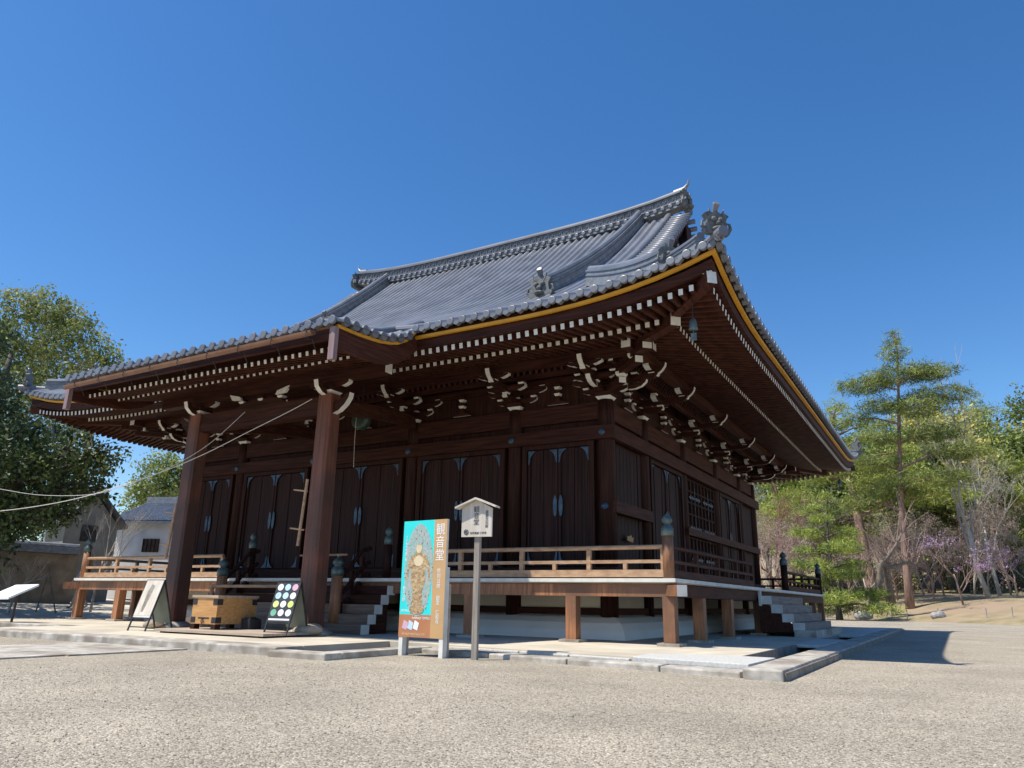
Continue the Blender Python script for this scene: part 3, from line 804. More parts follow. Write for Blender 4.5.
for X, s in ((KR, 1), (KL, -1)):
    m = MB(); y = -3.5
    while y > -5.7:
        z = Kv(y)+.12; m.tube([(X-s*.45, y, z+.06), (X+s*.10, y, z)], .09, 10); disc(m, (X+s*.10, y, z), .092, (s, 0, 0)); y -= .262
    m.build('verge_tiles', tile, proof)
    m = MB(); ys = np.linspace(-3.44, -5.72, 9)
    for a, b in zip(ys[:-1], ys[1:]):
        A = lambda x, y, dz: (x, y, Kv(y)+dz)
        m.hexa([A(X-.03, a, -.01), A(X+.03, a, -.01), A(X+.03, b, -.01), A(X-.03, b, -.01), A(X-.03, a, .05), A(X+.03, a, .05), A(X+.03, b, .05), A(X-.03, b, .05)])
    m.build('ochre_trim', yellow, proof)
    m = MB(); ys = np.linspace(-3.35, -5.7, 9)
    for a, b in zip(ys[:-1], ys[1:]):
        m.hexa([(X-.06, a, Kv(a)-.42), (X+.01, a, Kv(a)-.42), (X+.01, b, Kv(b)-.40), (X-.06, b, Kv(b)-.40), (X-.06, a, Kv(a)-.012), (X+.01, a, Kv(a)-.012), (X+.01, b, Kv(b)-.012), (X-.06, b, Kv(b)-.012)])
    part(m, 'porch_bargeboard', woody)
    m = MB(); m.box(X-.09, X+.04, -5.80, -5.702, 4.74, 5.35); part(m, 'bargeboard_end', noisy('pale_purple_wood', (.20, .13, .13), (.32, .22, .22), DV, 2, .6))
# porch-side end ridge and small end ornaments
for X, s in ((KR-.5, 1), (KL+.5, -1)):
    m = MB(); m.tube([(X, y, Kz(y)+.12) for y in (-2.6, -3.2, -4, -4.8, -5.5)], .09, 8)
    r = part(m, 'porch_ridge', tile, True); oni(r, (X, -5.5, 5.44), (0, -1, 0), .42)
# under the porch roof
m = MB(); m.face([(KL+.06, -3.2, 5.80), (KR-.06, -3.2, 5.80), (KR-.06, -5.66, 5.24), (KL+.06, -5.66, 5.24)])
m.box(KL+.1, KR-.1, -5.74, -5.66, 5.16, 5.34); part(m, 'porch_soffit', woodx)
m = MB(); m.box(KL+.05, KR-.05, KF+.0, KF+.10, 5.345, 5.40); part(m, 'porch_eave_trim', copper)
def krafters(y1, z1, y0, z0, w, h, kind, rows=45):
    for k in range(rows):
        u = KL+.25+(KR-KL-.5)*k/(rows-1)
        m = MB(); m.beam((u, y0, z0), (u, y1, z1), w, h, 0, 1, 1); part(m, kind, [raft, white])
krafters(-4.72, 5.20, -3.0, 5.62, .075, .10, 'porch_rafter', 42); krafters(-5.42, 5.10, -4.6, 5.27, .068, .085, 'porch_flying_rafter', 42)
m = MB(); m.box(KL+.1, KR-.1, -4.70, -4.58, 5.262, 5.33); part(m, 'porch_eave_board', woodx)
m = MB()
gp = [(math.cos(t)*.075, math.sin(t)*.075) for t in np.linspace(math.pi, 2*math.pi, 7)]
for (a, za), (b, zb) in zip(gp[:-1], gp[1:]):
    m.face([(KL+.15, -5.94+a, 5.22+za), (KR-.35, -5.94+a, 5.27+za), (KR-.35, -5.94+b, 5.27+zb), (KL+.15, -5.94+b, 5.22+zb)])
m.face([(KR-.35, -5.94+a, 5.27+z) for a, z in gp]); m.face([(KL+.15, -5.94+a, 5.22+z) for a, z in gp])
gut = part(m, 'rain_gutter', copper)
for k in range(9):
    x = KL+.6+k*.88; m = MB(); m.tube([(x, -5.70, 5.36), (x, -5.83, 5.34), (x, -6.02, 5.30), (x, -6.02, 5.16), (x, -5.94, 5.12), (x, -5.86, 5.16), (x, -5.75, 4.98)], .008, 5); m.build('gutter_hook', iron, gut)
# porch columns and beams
for x in (KX0, KX1):
    m = MB(); a, b = .205, .15
    def ring8(z, a, b): return [(x-b, PY-a, z), (x+b, PY-a, z), (x+a, PY-b, z), (x+a, PY+b, z), (x+b, PY+a, z), (x-b, PY+a, z), (x-a, PY+b, z), (x-a, PY-b, z)]
    r0, r1 = ring8(.14, .215, .16), ring8(4.86, .185, .14)
    n = len(m.v); m.v += r0+r1
    for k in range(8): k2 = (k+1) % 8; m.f.append([n+k, n+k2, n+8+k2, n+8+k]); m.m.append(0)
    m.f.append([n+8+k for k in range(8)]); m.m.append(0)
    part(m, 'porch_column', porchm)
    # bracket on top
    e = bpy.data.objects.new('porch_bracket', None); COL.objects.link(e); e.parent = hall; e.location = Vector((x, PY, 4.86))-H; e.empty_display_size = .1
    for nm, me in protos[False][:2]:
        o = bpy.data.objects.new(nm, me); COL.objects.link(o); o.parent = e
    sg = 1 if x == KX1 else -1
    m = MB(); pts = [(.15, -.44), (.34, -.38), (.50, -.26), (.60, -.12), (.62, -.02), (.52, -.02), (.44, -.10), (.30, -.16), (.15, -.20)]
    m.prism([(sg*u, .06, z) for u, z in pts], (0, -.14, 0), 0, [1]*9); m.build('beam_nose', [woodx, white], e, local=True)
    m = MB(); pts = [(.15, -.04), (.30, 0), (.42, .10), (.46, .24), (.36, .24), (.30, .14), (.15, .10)]
    m.prism([(.06, -o, z) for o, z in pts], (-.12, 0, 0), 0, [1]*7)
    m.prism([(-sg*u*.9, .05, z+.28) for u, z in pts], (0, -.1, 0), 0, [1]*7); m.prism([(sg*u*.9, .05, z+.28) for u, z in pts], (0, -.1, 0), 0, [1]*7)
    m.build('beam_nose', [woodx, white], e, local=True)
m = MB(); m.box(KX0+.19, KX1-.19, PY-.12, PY+.12, 4.42, 4.84); part(m, 'porch_beam', woodx)
m = MB(); m.box(KL+.5, KR-.5, PY-.11, PY+.11, 5.14, 5.44, 0, (1, 1)); part(m, 'porch_beam', [woodx, white])
m = MB()
for u in (-.62, 0, .62): masu(m, (KX0+KX1)/2+u, -PY+.0, 4.98, .16, .1)
m.prism([((KX0+KX1)/2+u, PY-.05, z) for u, z in ((-.8, 4.85), (.8, 4.85), (.62, 4.98), (.3, 5.02), (-.3, 5.02), (-.62, 4.98))], (0, .1, 0), 0, [0]*6)
for s in (-1, 1): m.prism([((KX0+KX1)/2+s*u, PY-.14, z) for u, z in ((.55, 5.04), (.85, 5.06), (.95, 5.2), (.78, 5.16), (.6, 5.12))], (0, .07, 0), 1)
part(m, 'frog_leg_strut', [woodx, white])
for x in (KX0, KX1):   # rainbow beams back to the hall
    bx = CX[3] if x == KX0 else CX[2]
    m = MB(); n = 8
    pts = [Vector((x+(bx-x)*t, PY+.15+(3.4)*t, 4.62+.42*math.sin(t*1.5)-.0*t)) for t in np.linspace(0, 1, n+1)]
    for a, b in zip(pts[:-1], pts[1:]): m.beam(a, b+(b-a)*.05, .19, .30)
    part(m, 'rainbow_beam', woody)
# stair
SX0, SX1 = -9.6, -4.21
steps = [(-2.82+.19*k, .195*(k+1)) for k in range(5)]
for k, (y, z) in enumerate(steps):
    m = MB(); m.box(SX0, SX1, y, y+.26, z-.19, z, 0, (1, 1)); part(m, 'step', [noisy('lit_step_wood', (.13, .085, .06), (.27, .19, .135), (.8, 10, 10), 1.8, .7, bump=.2) if k < 3 else woodx, white])  # lower steps paler, upper ones dark: fall of light put into the colour
m = MB()
for x in (SX0+.15, (SX0+SX1)/2, SX1-.25):
    m = MB(); m.prism([(x, -2.75, .0), (x, -1.85, .0), (x, -1.85, .75)], (.12, 0, 0)); part(m, 'stringer', woody)
# ------------------------------------------------------------------ veranda
V, VF = 1.88, 1.77
def vring(o, z0, z1, w, mi, gap=False):
    m = MB(); return m
m = MB()
m.box(-W-V-.15, V+.15, -VF-.15, 0, 1.05, 1.10, 0); m.box(-W-V-.15, V+.15, D, D+V+.15, 1.05, 1.10, 0)
m.box(0, V+.15, 0, D, 1.05, 1.10, 0); m.box(-W-V-.15, -W, 0, D, 1.05, 1.10, 0)
part(m, 'veranda_deck', greyw)
m = MB(); zz0, zz1 = 1.07, 1.135
n = 60
for k in range(n):
    x0 = -W-V-.17+(W+2*V+.34)*k/n; x1 = -W-V-.17+(W+2*V+.34)*(k+1)/n-.002
    m.box(x0, x1, -VF-.17, -VF+.1, zz0, zz1)
n = 56
for k in range(n):
    y0 = -VF+.1+(D+VF+V)*k/n; y1 = -VF+.1+(D+VF+V)*(k+1)/n-.002
    m.box(V-.1, V+.17, y0, y1, zz0, zz1); m.box(-W-V-.17, -W-V+.1, y0, y1, zz0, zz1)
part(m, 'veranda_edge', white, label='white painted board ends along the veranda edge')
vx = [V, 0, -2.27, -5.27, -8.53, -11.53, -W, -W-V]; vy = [-VF]+CY+[D+V]
m = MB(); m.box(-W-V-.095, V+.093, -VF-.09, -VF+.10, .82, 1.04); part(m, 'veranda_beam', postm)
for sx, x0 in ((1, V), (-1, -W-V)):
    m = MB(); m.beam((x0-sx*.2, -VF+.2, .925), (x0+sx*.33, -VF-.33, .925), .19, .19, 0, None, 1 if sx > 0 else 0); part(m, 'corner_beam', [postm, white])
m = MB(); m.box(V-.1, V+.095, -VF+.101, D+V, .82, 1.04); part(m, 'veranda_beam', woody)
m = MB(); m.box(-W-V-.1, -W-V+.1, -VF+.101, D+V, .82, 1.04); part(m, 'veranda_beam', woody)
m = MB()
for x in vx[1:-1]: m.box(x-.08, x+.08, -VF+.1, -.2, .84, 1.04)
for y in CY: m.box(.2, V-.1, y-.08, y+.08, .84, 1.04); m.box(-W-V+.1, -W-.2, y-.08, y+.08, .84, 1.04)
part(m, 'veranda_joist', woody)
def vpost(x, y, z1=.82):
    m = MB(); m.box(x-.105, x+.105, y-.105, y+.105, .05, z1); p = part(m, 'veranda_post', postm)
    m = MB(); m.box(x-.2, x+.2, y-.2, y+.2, -.02, .05); m.build('stone_footing', stone, p)
for x in vx:
    if not (SX0 < x < SX1): vpost(x, -VF)
for y in vy[1:]:
    vpost(V, y); vpost(-W-V, y)
m = MB()
for x in (KX0, KX1): pass
# railings
def finial(m, x, y, z, r=.075):
    m.lathe((x, y, z), [(r*1.12, -.02), (r*1.12, .12), (r*.95, .13), (r*.95, .16), (r*.6, .17), (r*.62, .19), (r*.95, .23), (r*.98, .27), (r*.7, .32), (r*.2, .36), (.004, .39)], 14)
def newel(x, y, z0, z1, parent, r=.085, mt=postm):
    m = MB(); m.lathe((x, y, 0), [(r, z0), (r, z1)], 16); p = m.build('newel_post', mt, parent, True)
    m = MB(); finial(m, x, y, z1, r); m.build('finial', bronze, p, True)
def railing(p, q, up0=.0, nposts=None, ends=(0, 0), mt=None):
    """straight railing with three rails between plan points p,q"""
    mt = mt or railm
    p = Vector((*p, 0)); q = Vector((*q, 0)); L = (q-p).length; d = (q-p)/L
    m = MB(); m.beam(p+Vector((0, 0, 1.225)), q+Vector((0, 0, 1.225)), .10, .13); m.beam(p+Vector((0, 0, 1.435)), q+Vector((0, 0, 1.435)), .075, .06)
    m.tube([p+Vector((0, 0, 1.69)), q+Vector((0, 0, 1.69))], .042, 10)
    n = max(2, int(round(L/.75)))
    for k in range(n+1):
        c = p+d*(L*k/n)*.996+d*.002*L
        if k % 2 == 0: m.box(c.x-.04, c.x+.04, c.y-.04, c.y+.04, 1.29, 1.66)
        else: m.box(c.x-.035, c.x+.035, c.y-.035, c.y+.035, 1.29, 1.405)
    return part(m, 'railing', mt)
RY, RX = -VF, V
r = railing((RX-.08, RY), (SX1+.2, RY)); newel(RX, RY, 1.135, 1.90, r, .1); newel(SX1+.12-.6, RY+.25, 1.135, 1.9, r, .09, woodv)
r = railing((SX0-.2, RY), (-W-V+.05, RY)); newel(SX0+.55, RY+.25, 1.135, 1.9, r, .09, woodv); newel(-W-V, RY, 1.135, 1.9, r, .1)
r = railing((RX, RY+.1), (RX, 4.7), mt=woody); r = railing((RX, 9.1), (RX, D+V-.05), mt=woody)
newel(RX, 9.0, 1.135, 1.9, r, .1, woodv); newel(RX, D+V, 1.135, 1.9, r, .1, woodv)
r = railing((-W-V, RY+.1), (-W-V, D+V)); r = railing((RX-.1, D+V), (-W-V+.1, D+V), mt=woody)
# stair handrails
for xx in (-5.13, -8.72):
    m = MB(); s = 1
    for dz, w in ((1.0, .05), (.62, .05), (.28, .08)):
        pts = [(xx, -2.55, .18+dz*.9), (xx, -2.3, .30+dz), (xx, -1.9, .72+dz), (xx, -1.6, 1.0+dz*.8)]
        if w == .05: m.tube(pts, w, 8)
        else:
            for a, b in zip(pts[:-1], pts[1:]): m.beam(a, b, .1, .14)
    m.box(xx-.04, xx+.04, -2.2, -2.12, .6, 1.3); m.box(xx-.04, xx+.04, -1.9, -1.82, .8, 1.6)
    r = part(m, 'stair_railing', woodv); newel(xx, -2.62, .02, 1.18, r, .12)
    m = MB(); m.box(xx-.2, xx+.2, -2.8, -2.4, -.02, .03); m.build('stone_footing', stone, r)
# side stair
for k in range(4):
    x0 = 2.05+.24*k; z = .94-.205*k
    m = MB(); m.prism([(x0, 4.7, z-.2), (x0+.27, 4.7, z-.2), (x0+.27, 9.1, z-.2), (x0, 9.1, z-.2)], (0, 0, .2), 0, [1, 0, 1, 0]); part(m, 'side_step', [noisy('grey_step_wood', (.13, .115, .105), (.25, .225, .20), (10, .8, 10), 1.8, .7, bump=.2), white])
m = MB(); m.box(2.8, 3.3, 4.6, 9.2, 0, .16); part(m, 'stone_step', stone)
m = MB(); m.box(2.02, 2.08, 4.62, 4.7, .7, 1.06, 1); part(m, 'edge_board', [woody, white])
for y in (4.8, 9.0):
    m = MB(); m.prism([(2.0, y, .1), (2.9, y, .1), (2.75, y, .28), (2.03, y, .9)], (0, -.08, 0), 0); part(m, 'side_stringer', woody)
# low barrier rail in front of the steps
m = MB(); m.tube([(-8.55, -3.05, .92), (-5.2, -3.0, .93)], .035, 8); m.tube([(-8.5, -3.05, .05), (-8.5, -3.05, .95)], .045, 8); m.tube([(-5.25, -3.0, .05), (-5.25, -3.0, .95)], .045, 8)
tag(m.build('barrier_rail', railm), 'thin pale wooden rail on two short posts across the foot of the front steps', 'rail')

# ------------------------------------------------------------------ things round the hall
def ground_at(px, py, z=0.):
    d = Fv + Rv*((px-512)/CF) + Uv*((384-py)/CF); return CP + d*((z-CP.z)/d.z)
def thing_at(name, p, rz, label, cat, group=None):
    e = empty(name, p, label, cat, group, rz); ORG[e.name] = Vector((0, 0, 0)); return e
L_ = dict(local=True)
# foundation stones of the porch columns
for x in (KX0, KX1):
    m = MB(); m.lathe((x, PY, 0), [(.46, 0), (.44, .06), (.34, .12), (.30, .145)], 16); part(m, 'column_base_stone', stone, True)
# loose boulders beside the porch columns
for (x, y, r, lb) in ((-4.55, -3.95, .24, 'rounded brown boulder lying at the foot of the right porch column'), (-8.95, -4.1, .18, 'rounded brown boulder lying at the foot of the left porch column')):
    m = MB(); m.ball((0, 0, .1), r, 14, 9, 0, (1.3, .8, .55))
    m.v = [(a+.03*math.sin(9*b+3*c), b+.03*math.sin(8*a), max(0, c+.02*math.sin(7*a+5*b))) for a, b, c in m.v]
    o = m.build('boulder', noisy('brown_boulder', (.24, .19, .14), (.46, .38, .29), (1, 1, 1), 5, .85, bump=.4), None, True, True); o.location = (x, y, 0); tag(o, lb, 'rock', 'boulders by the porch columns')
# plank floor in front of the steps
t = thing_at('plank_platform', (-5.9, -4.45, 0), 0, 'low weathered plank platform lying before the front steps under the donation box', 'platform')
for k in range(5):
    m = MB(); m.box(-1.5, 1.5, -.72+k*.28, -.72+k*.28+.265, .03, .075); m.build('plank', greyw, t, **L_)
for x in (-1.3, 0, 1.3):
    m = MB(); m.box(x-.05, x+.05, -.7, .68, 0, .03); m.build('runner', woody, t, **L_)
# donation box
bx = ground_at(214, 634, 0)
t = thing_at('donation_box', (-6.57, -4.24, .075), 0, 'large pale wooden donation box with black iron corner fittings before the steps', 'donation box')
hw, hd, hh = .36, .49, .60
m = MB()
for k in range(3):
    z0 = .10+k*.165; m.box(-hw+.001*k, hw-.001*k, -hd+.001*k, hd-.001*k, z0, z0+.1645)
m.build('body', palew, t, **L_)
m = MB(); m.box(-hw-.02, hw+.02, -hd-.02, -hd+.07, .595, .64); m.box(-hw-.02, hw+.02, hd-.07, hd+.02, .595, .64); m.box(-hw-.02, -hw+.06, -hd+.07, hd-.07, .595, .64); m.box(hw-.06, hw+.02, -hd+.07, hd-.07, .595, .64); m.build('rim', greyw, t, **L_)
for k in range(5):
    x = -hw+.11+k*.125; m = MB(); m.prism([(x-.035, -hd+.07, .60), (x, -hd+.07, .635), (x+.035, -hd+.07, .60)], (0, 2*hd-.14, 0)); m.build('slat', palew, t, **L_)
for sx in (-1, 1):
    for sy in (-1, 1):
        m = MB(); x = sx*(hw-.06); y = sy*(hd-.06); m.box(x-.062, x+.062, y-.062, y+.062, 0, .10); m.build('foot', woodv, t, **L_)
        for z in (.12, .46):
            m = MB(); X, Y = sx*(hw+.004), sy*(hd+.004); m.box(min(X, X-sx*.13), max(X, X-sx*.13), min(Y, Y-sy*.004), max(Y, Y-sy*.004), z, z+.11); m.box(min(X, X-sx*.004), max(X, X-sx*.004), min(Y, Y-sy*.13), max(Y, Y-sy*.13), z, z+.11); m.build('corner_fitting', iron, t, **L_)
m = MB(); m.box(-.16, .16, -hd-.006, -hd, .20, .225); m.tube([(0, -hd-.02, .21), (.03, -hd-.03, .15), (0, -hd-.03, .11), (-.03, -hd-.03, .15), (0, -hd-.02, .21)], .009, 5); m.build('ring_pull', iron, t, **L_)
m = MB(); m.box(.38, .62, .12, .42, 0, .2); m.box(.42, .58, .16, .38, .2, .22); m.build('side_block', black, t, **L_)
# takafuda-style notice post
sp = ground_at(474.5, 660, GZ)
fd = math.atan2(CP.x-sp.x, -(CP.y-sp.y))    # turned to face the viewer's side
t = thing_at('notice_post', (sp.x, sp.y, GZ), .12, 'tall wooden notice post with a small gabled board beside the turquoise poster board', 'sign')
m = MB(); m.box(-.042, .042, -.035, .035, .0, 2.16); m.build('post', noisy('grey_post_wood', (.20, .17, .14), (.38, .33, .28), DV, 2, .7), t, **L_)
m = MB(); m.prism([(-.25, -.065, 1.740), (.25, -.065, 1.740), (.25, -.065, 2.160), (0, -.065, 2.290), (-.25, -.065, 2.160)], (0, .03, 0)); b = m.build('board', signw, t, **L_)
m = MB()
for s in (-1, 1):
    m.prism([(0, -.14, 2.320), (s*.34, -.14, 2.185), (s*.34, -.14, 2.160), (0, -.14, 2.292)], (0, .16, 0))
m.build('gable_roof', signw, t, **L_)
RX90 = (rad(90), 0, 0)
text_part('観音堂', .10, inkp, t, (-.005, -.0665, 2.110), RX90, True, spacing=.95)
text_part('重要文化財', .055, inkp, t, (.17, -.0665, 2.080), RX90, True, spacing=.95)
text_part('世界遺産 仁和寺', .038, inkp, t, (.03, -.0665, 1.780), RX90)
m = MB(); m.tube([(-.17+.035*math.cos(a), -.067, 1.810+.035*math.sin(a)) for a in np.linspace(0, 2*math.pi, 17)], .006, 4, 0, False); m.tube([(-.17+.016*math.cos(a), -.067, 1.810+.016*math.sin(a)) for a in np.linspace(0, 2*math.pi, 9)], .006, 4, 0, False); m.build('round_emblem', inkp, t, **L_)
# turquoise poster board
p0 = ground_at(400, 655, GZ); p1 = ground_at(441, 658.5, GZ); pc = (p0+p1)/2; ang = math.atan2(p1.y-p0.y, p1.x-p0.x)+.05
t = thing_at('poster_board', (pc.x, pc.y, GZ), ang, 'upright turquoise and ochre poster board printed with a standing golden statue', 'poster board')
w2 = .46
m = MB(); m.box(-w2, w2, -.02, .02, .27, 2.02); brd = m.build('board', white, t, **L_)
def panel(x0, x1, z0, z1, mt, nm, dy=.003, par=None):
    m = MB(); m.box(x0, x1, -.02-dy, -.02, z0, z1); return m.build(nm, mt, par or brd, **L_)
panel(-w2, .20, .60, 2.02, turq, 'turquoise_panel'); panel(.20, w2, .27, 2.02, ochp, 'ochre_strip'); panel(-w2, .20, .27, .60, orgp, 'brown_panel')
def ellipse(cx, cz, a, b, n=28, top=1.0): return [(cx+a*math.cos(q), 0, cz+b*math.sin(q)) for q in np.linspace(0, 2*math.pi, n+1)[:-1]]
def flat(pts, mt, nm, y): 
    m = MB(); m.prism([(a, y, c) for a, _, c in pts], (0, -.0015, 0)); return m.build(nm, mt, brd, **L_)
flat([(a, 0, c) for a, _, c in ellipse(-.10, 1.27, .30, .70)], halop, 'halo', -.0235)
fig = [(-.13, .70), (.00, .70), (.02, .78), (.01, .95), (.06, 1.1), (.05, 1.28), (.09, 1.30), (.11, 1.12), (.14, 1.13), (.12, 1.36), (.06, 1.48), (-.02, 1.52), (-.02, 1.57), (-.12, 1.57), (-.12, 1.52), (-.2, 1.48), (-.26, 1.36), (-.28, 1.13), (-.25, 1.12), (-.23, 1.30), (-.19, 1.28), (-.20, 1.1), (-.15, .95), (-.16, .78)]
flat([(-.10+(a+.07)*1.2, 0, c) for a, c in fig], goldp, 'figure', -.0255)
flat(ellipse(-.10, .675, .15, .07), goldp, 'figure_base', -.0275)
flat(ellipse(-.10, 1.60, .06, .08), facep, 'figure_face', -.0275); flat(ellipse(-.10, 1.40, .10, .08), facep, 'figure_chest', -.0275)
flat(ellipse(-.10, 1.70, .07, .06), halop, 'figure_crown', -.029)
rr = random.Random(3)
for k in range(46):
    a = rr.uniform(0, 2*math.pi); q = rr.uniform(.72, .97)
    x, z = -.10+.30*q*math.cos(a), 1.25+.70*q*math.sin(a)
    m = MB(); m.tube([(x, -.0275, z), (x+.022*math.cos(a), -.0275, z+.022*math.sin(a))], .006, 4); m.build('halo_ray', (goldp, pinkp, facep)[k % 3], brd, **L_)
text_part('観音堂', .19, whitep, t, (.33, -.0245, 1.80), RX90, True, spacing=1.02)
text_part('特別公開', .075, whitep, t, (.33, -.0245, 1.22), RX90, True, spacing=1.0)
text_part('御室 仁和寺', .075, whitep, t, (.33, -.0245, .82), RX90, True, spacing=.9)
text_part('千手観音菩薩立像', .045, whitep, t, (-.38, -.0245, 1.75), RX90, True, spacing=1.1)
text_part('春の公開', .062, whitep, t, (-.385, -.0245, .97), RX90, True, spacing=.95)
text_part('SPRING', .05, whitep, t, (-.34, -.0245, .64), RX90); text_part('NINNAJI TEMPLE', .05, whitep, t, (.0, -.0245, .535), RX90); text_part('WORLD HERITAGE SITE', .045, facep, t, (-.14, -.0245, .30), RX90)
for x, mt in ((-.33, pinkp), (-.22, bluep), (-.1, whitep)):
    flat([(x-.06, 0, .40), (x+.04, 0, .37), (x+.07, 0, .48), (x-.02, 0, .52)], mt, 'small_picture', -.0255)
for x in (-w2+.05, w2-.04):
    m = MB(); m.box(x-.04, x+.04, .022, .075, 0, 1.3); m.box(x-.04, x+.04, -.018, .022, 0, .268); m.build('leg', white, t, **L_)
    m = MB(); m.box(x-.025, x+.025, .10, .14, 0, 1.05); m.build('back_brace', greyw, t, **L_)
# folding boards on black stands
def aframe(px, py, rz, label, panelm, dark):
    g0 = ground_at(px, py, .0)
    t = thing_at('folding_signboard', (g0.x, g0.y, 0), rz, label, 'signboard', 'folding signboards on the platform')
    tilt = .30; H_, w = 1.04, .26
    def P(x, s, o=0): return Vector((x, -.0+s*math.sin(tilt)-o*math.cos(tilt), s*math.cos(tilt)+o*math.sin(tilt)*0))
    for x in (-w, w):
        m = MB(); m.beam(P(x, 0), P(x, H_), .025, .025); m.build('front_leg', iron, t, **L_)
        e = P(x, H_); m = MB(); m.beam(e, (x, e.y+.34, 0), .025, .025); m.build('rear_leg', iron, t, **L_)
    m = MB(); m.beam(P(-w, .08), P(w, .08), .02, .02); m.beam(P(-w, .25), P(w, .25), .02, .02); m.beam(P(-w, H_), P(w, H_), .03, .03); m.build('crossbar', iron, t, **L_)
    m = MB()
    A, B, Cc, Dd = P(-w, .27), P(w, .27), P(w, H_-.03), P(-w, H_-.03); nrm = Vector((0, -math.cos(tilt), math.sin(tilt)))*.012
    m.hexa([A-nrm, B-nrm, B+nrm, A+nrm, Dd-nrm, Cc-nrm, Cc+nrm, Dd+nrm]); pn = m.build('panel', panelm, t, **L_)
    def patch(u0, v0, pts, mt, nm):
        m = MB(); off = Vector((0, -math.cos(tilt), math.sin(tilt)))*.013
        m.prism([P(a, b)+off for a, b in pts], off*.15); m.build(nm, mt, pn, **L_)
    if dark:
        mts = [whitep, bluep, pinkp, bluep, bluep, whitep, limep, whitep, limep, greenp, whitep, whitep]
        for k in range(12):
            r, c_ = divmod(k, 3); cx, cz = -.17+.17*c_, .92-.16*r
            patch(0, 0, [(cx+.066*math.cos(a), cz+.064*math.sin(a)) for a in np.linspace(0, 2*math.pi, 17)[:-1]], mts[k], 'round_print')
        patch(0, 0, [(-.24, .30), (.24, .30), (.24, .33), (-.24, .33)], whitep, 'caption_strip')
    else:
        patch(0, 0, [(-.25, .31), (.25, .31), (.25, 1.05), (-.25, 1.05)], signw, 'paper')
        patch(0, 0, [(-.10, .38), (-.02, .38), (.06, .93), (-.06, .95), (-.1, .8)], greyp, 'faded_picture')
    m = MB(); e = P(0, H_); m.hexa([(-w+.02, e.y+.31, .15), (w-.02, e.y+.31, .15), (w-.02, e.y+.295, .15), (-w+.02, e.y+.295, .15), (-w+.02, e.y+.03, H_*.88), (w-.02, e.y+.03, H_*.88), (w-.02, e.y+.01, H_*.88), (-w+.02, e.y+.01, H_*.88)]); m.build('back_panel', noisy('grey_green_board', (.16, .19, .16), (.22, .25, .21), (1, 1, 1), 3, .7), t, **L_)
aframe(136, 631, .05, 'folding signboard with a white sheet and faded picture beside the left porch column', noisy('grey_sheet', (.50, .50, .49), (.6, .6, .58), (1, 1, 1), 3, .6), False)
aframe(274, 637, .12, 'dark folding signboard with twelve round prints beside the right porch column', black, True)
# low sloping information panel at the left
g = ground_at(10, 627.5, GZ)
t = thing_at('information_panel', (g.x, g.y, GZ), .0, 'white sloping information panel on one thin grey leg at the far left', 'information panel')
m = MB(); m.tube([(0, 0, 0), (.06, .0, .80)], .03, 8); m.build('leg', iron, t, **L_); m = MB(); m.box(-.2, .2, -.15, .15, 0, .015); m.build('foot_plate', iron, t, **L_)
A = [ground_at(0, 0, 0)]*0
m = MB(); c4 = [(-.95, -.22, .64), (.10, -.22, .66), (.44, .26, .98), (-.61, .26, .96)]
m.prism(c4, (0, 0, .05)); pn = m.build('panel', whitep, t, **L_)
m = MB()
for k in range(4):
    f = .25+k*.17; a = Vector(c4[0]).lerp(Vector(c4[3]), f)+Vector((.25, 0, .053)); b = Vector(c4[1]).lerp(Vector(c4[2]), f)+Vector((-.3, 0, .053)); m.beam(a, b, .03, .002)
m.build('printed_lines', greyp, pn, **L_)
# prop with pegs tied to the porch columns
for x, z0, z1, lb in ((KX1-.30, 1.70, 3.05, 'short pale pole with two pegs fixed to the right porch column'), (KX0-.24, 1.5, 2.75, 'short weathered pole with two pegs fixed to the left porch column')):
    e = empty('peg_pole', (x, PY-.18, z0), lb, 'pole', 'peg poles on the porch columns')
    m = MB(); m.tube([(x-.03, PY-.20, z0), (x+.05, PY-.18, z1)], .032, 8); m.build('pole', railm, e)
    for f in (.25, .83):
        zc = z0+(z1-z0)*f; m = MB(); m.tube([(x-.24, PY-.25, zc+.02), (x+.08, PY-.17, zc-.02)], .018, 6); m.build('peg', railm, e)
# small wooden barrier on the veranda
t = thing_at('veranda_barrier', (-6.95, -1.2, 1.10), 0, 'small pale wooden barrier with two feet standing on the veranda before the centre doors', 'barrier')
m = MB(); m.tube([(-.75, 0, .60), (.78, 0, .60)], .026, 6); m.build('rail', railm, t, **L_)
for x in (-.5, .52):
    m = MB(); m.beam((x-.02, 0, .05), (x, 0, .60), .05, .05); m.build('upright', railm, t, **L_); m = MB(); m.box(x-.22, x+.2, -.07, .07, 0, .06); m.build('foot', palew, t, **L_)
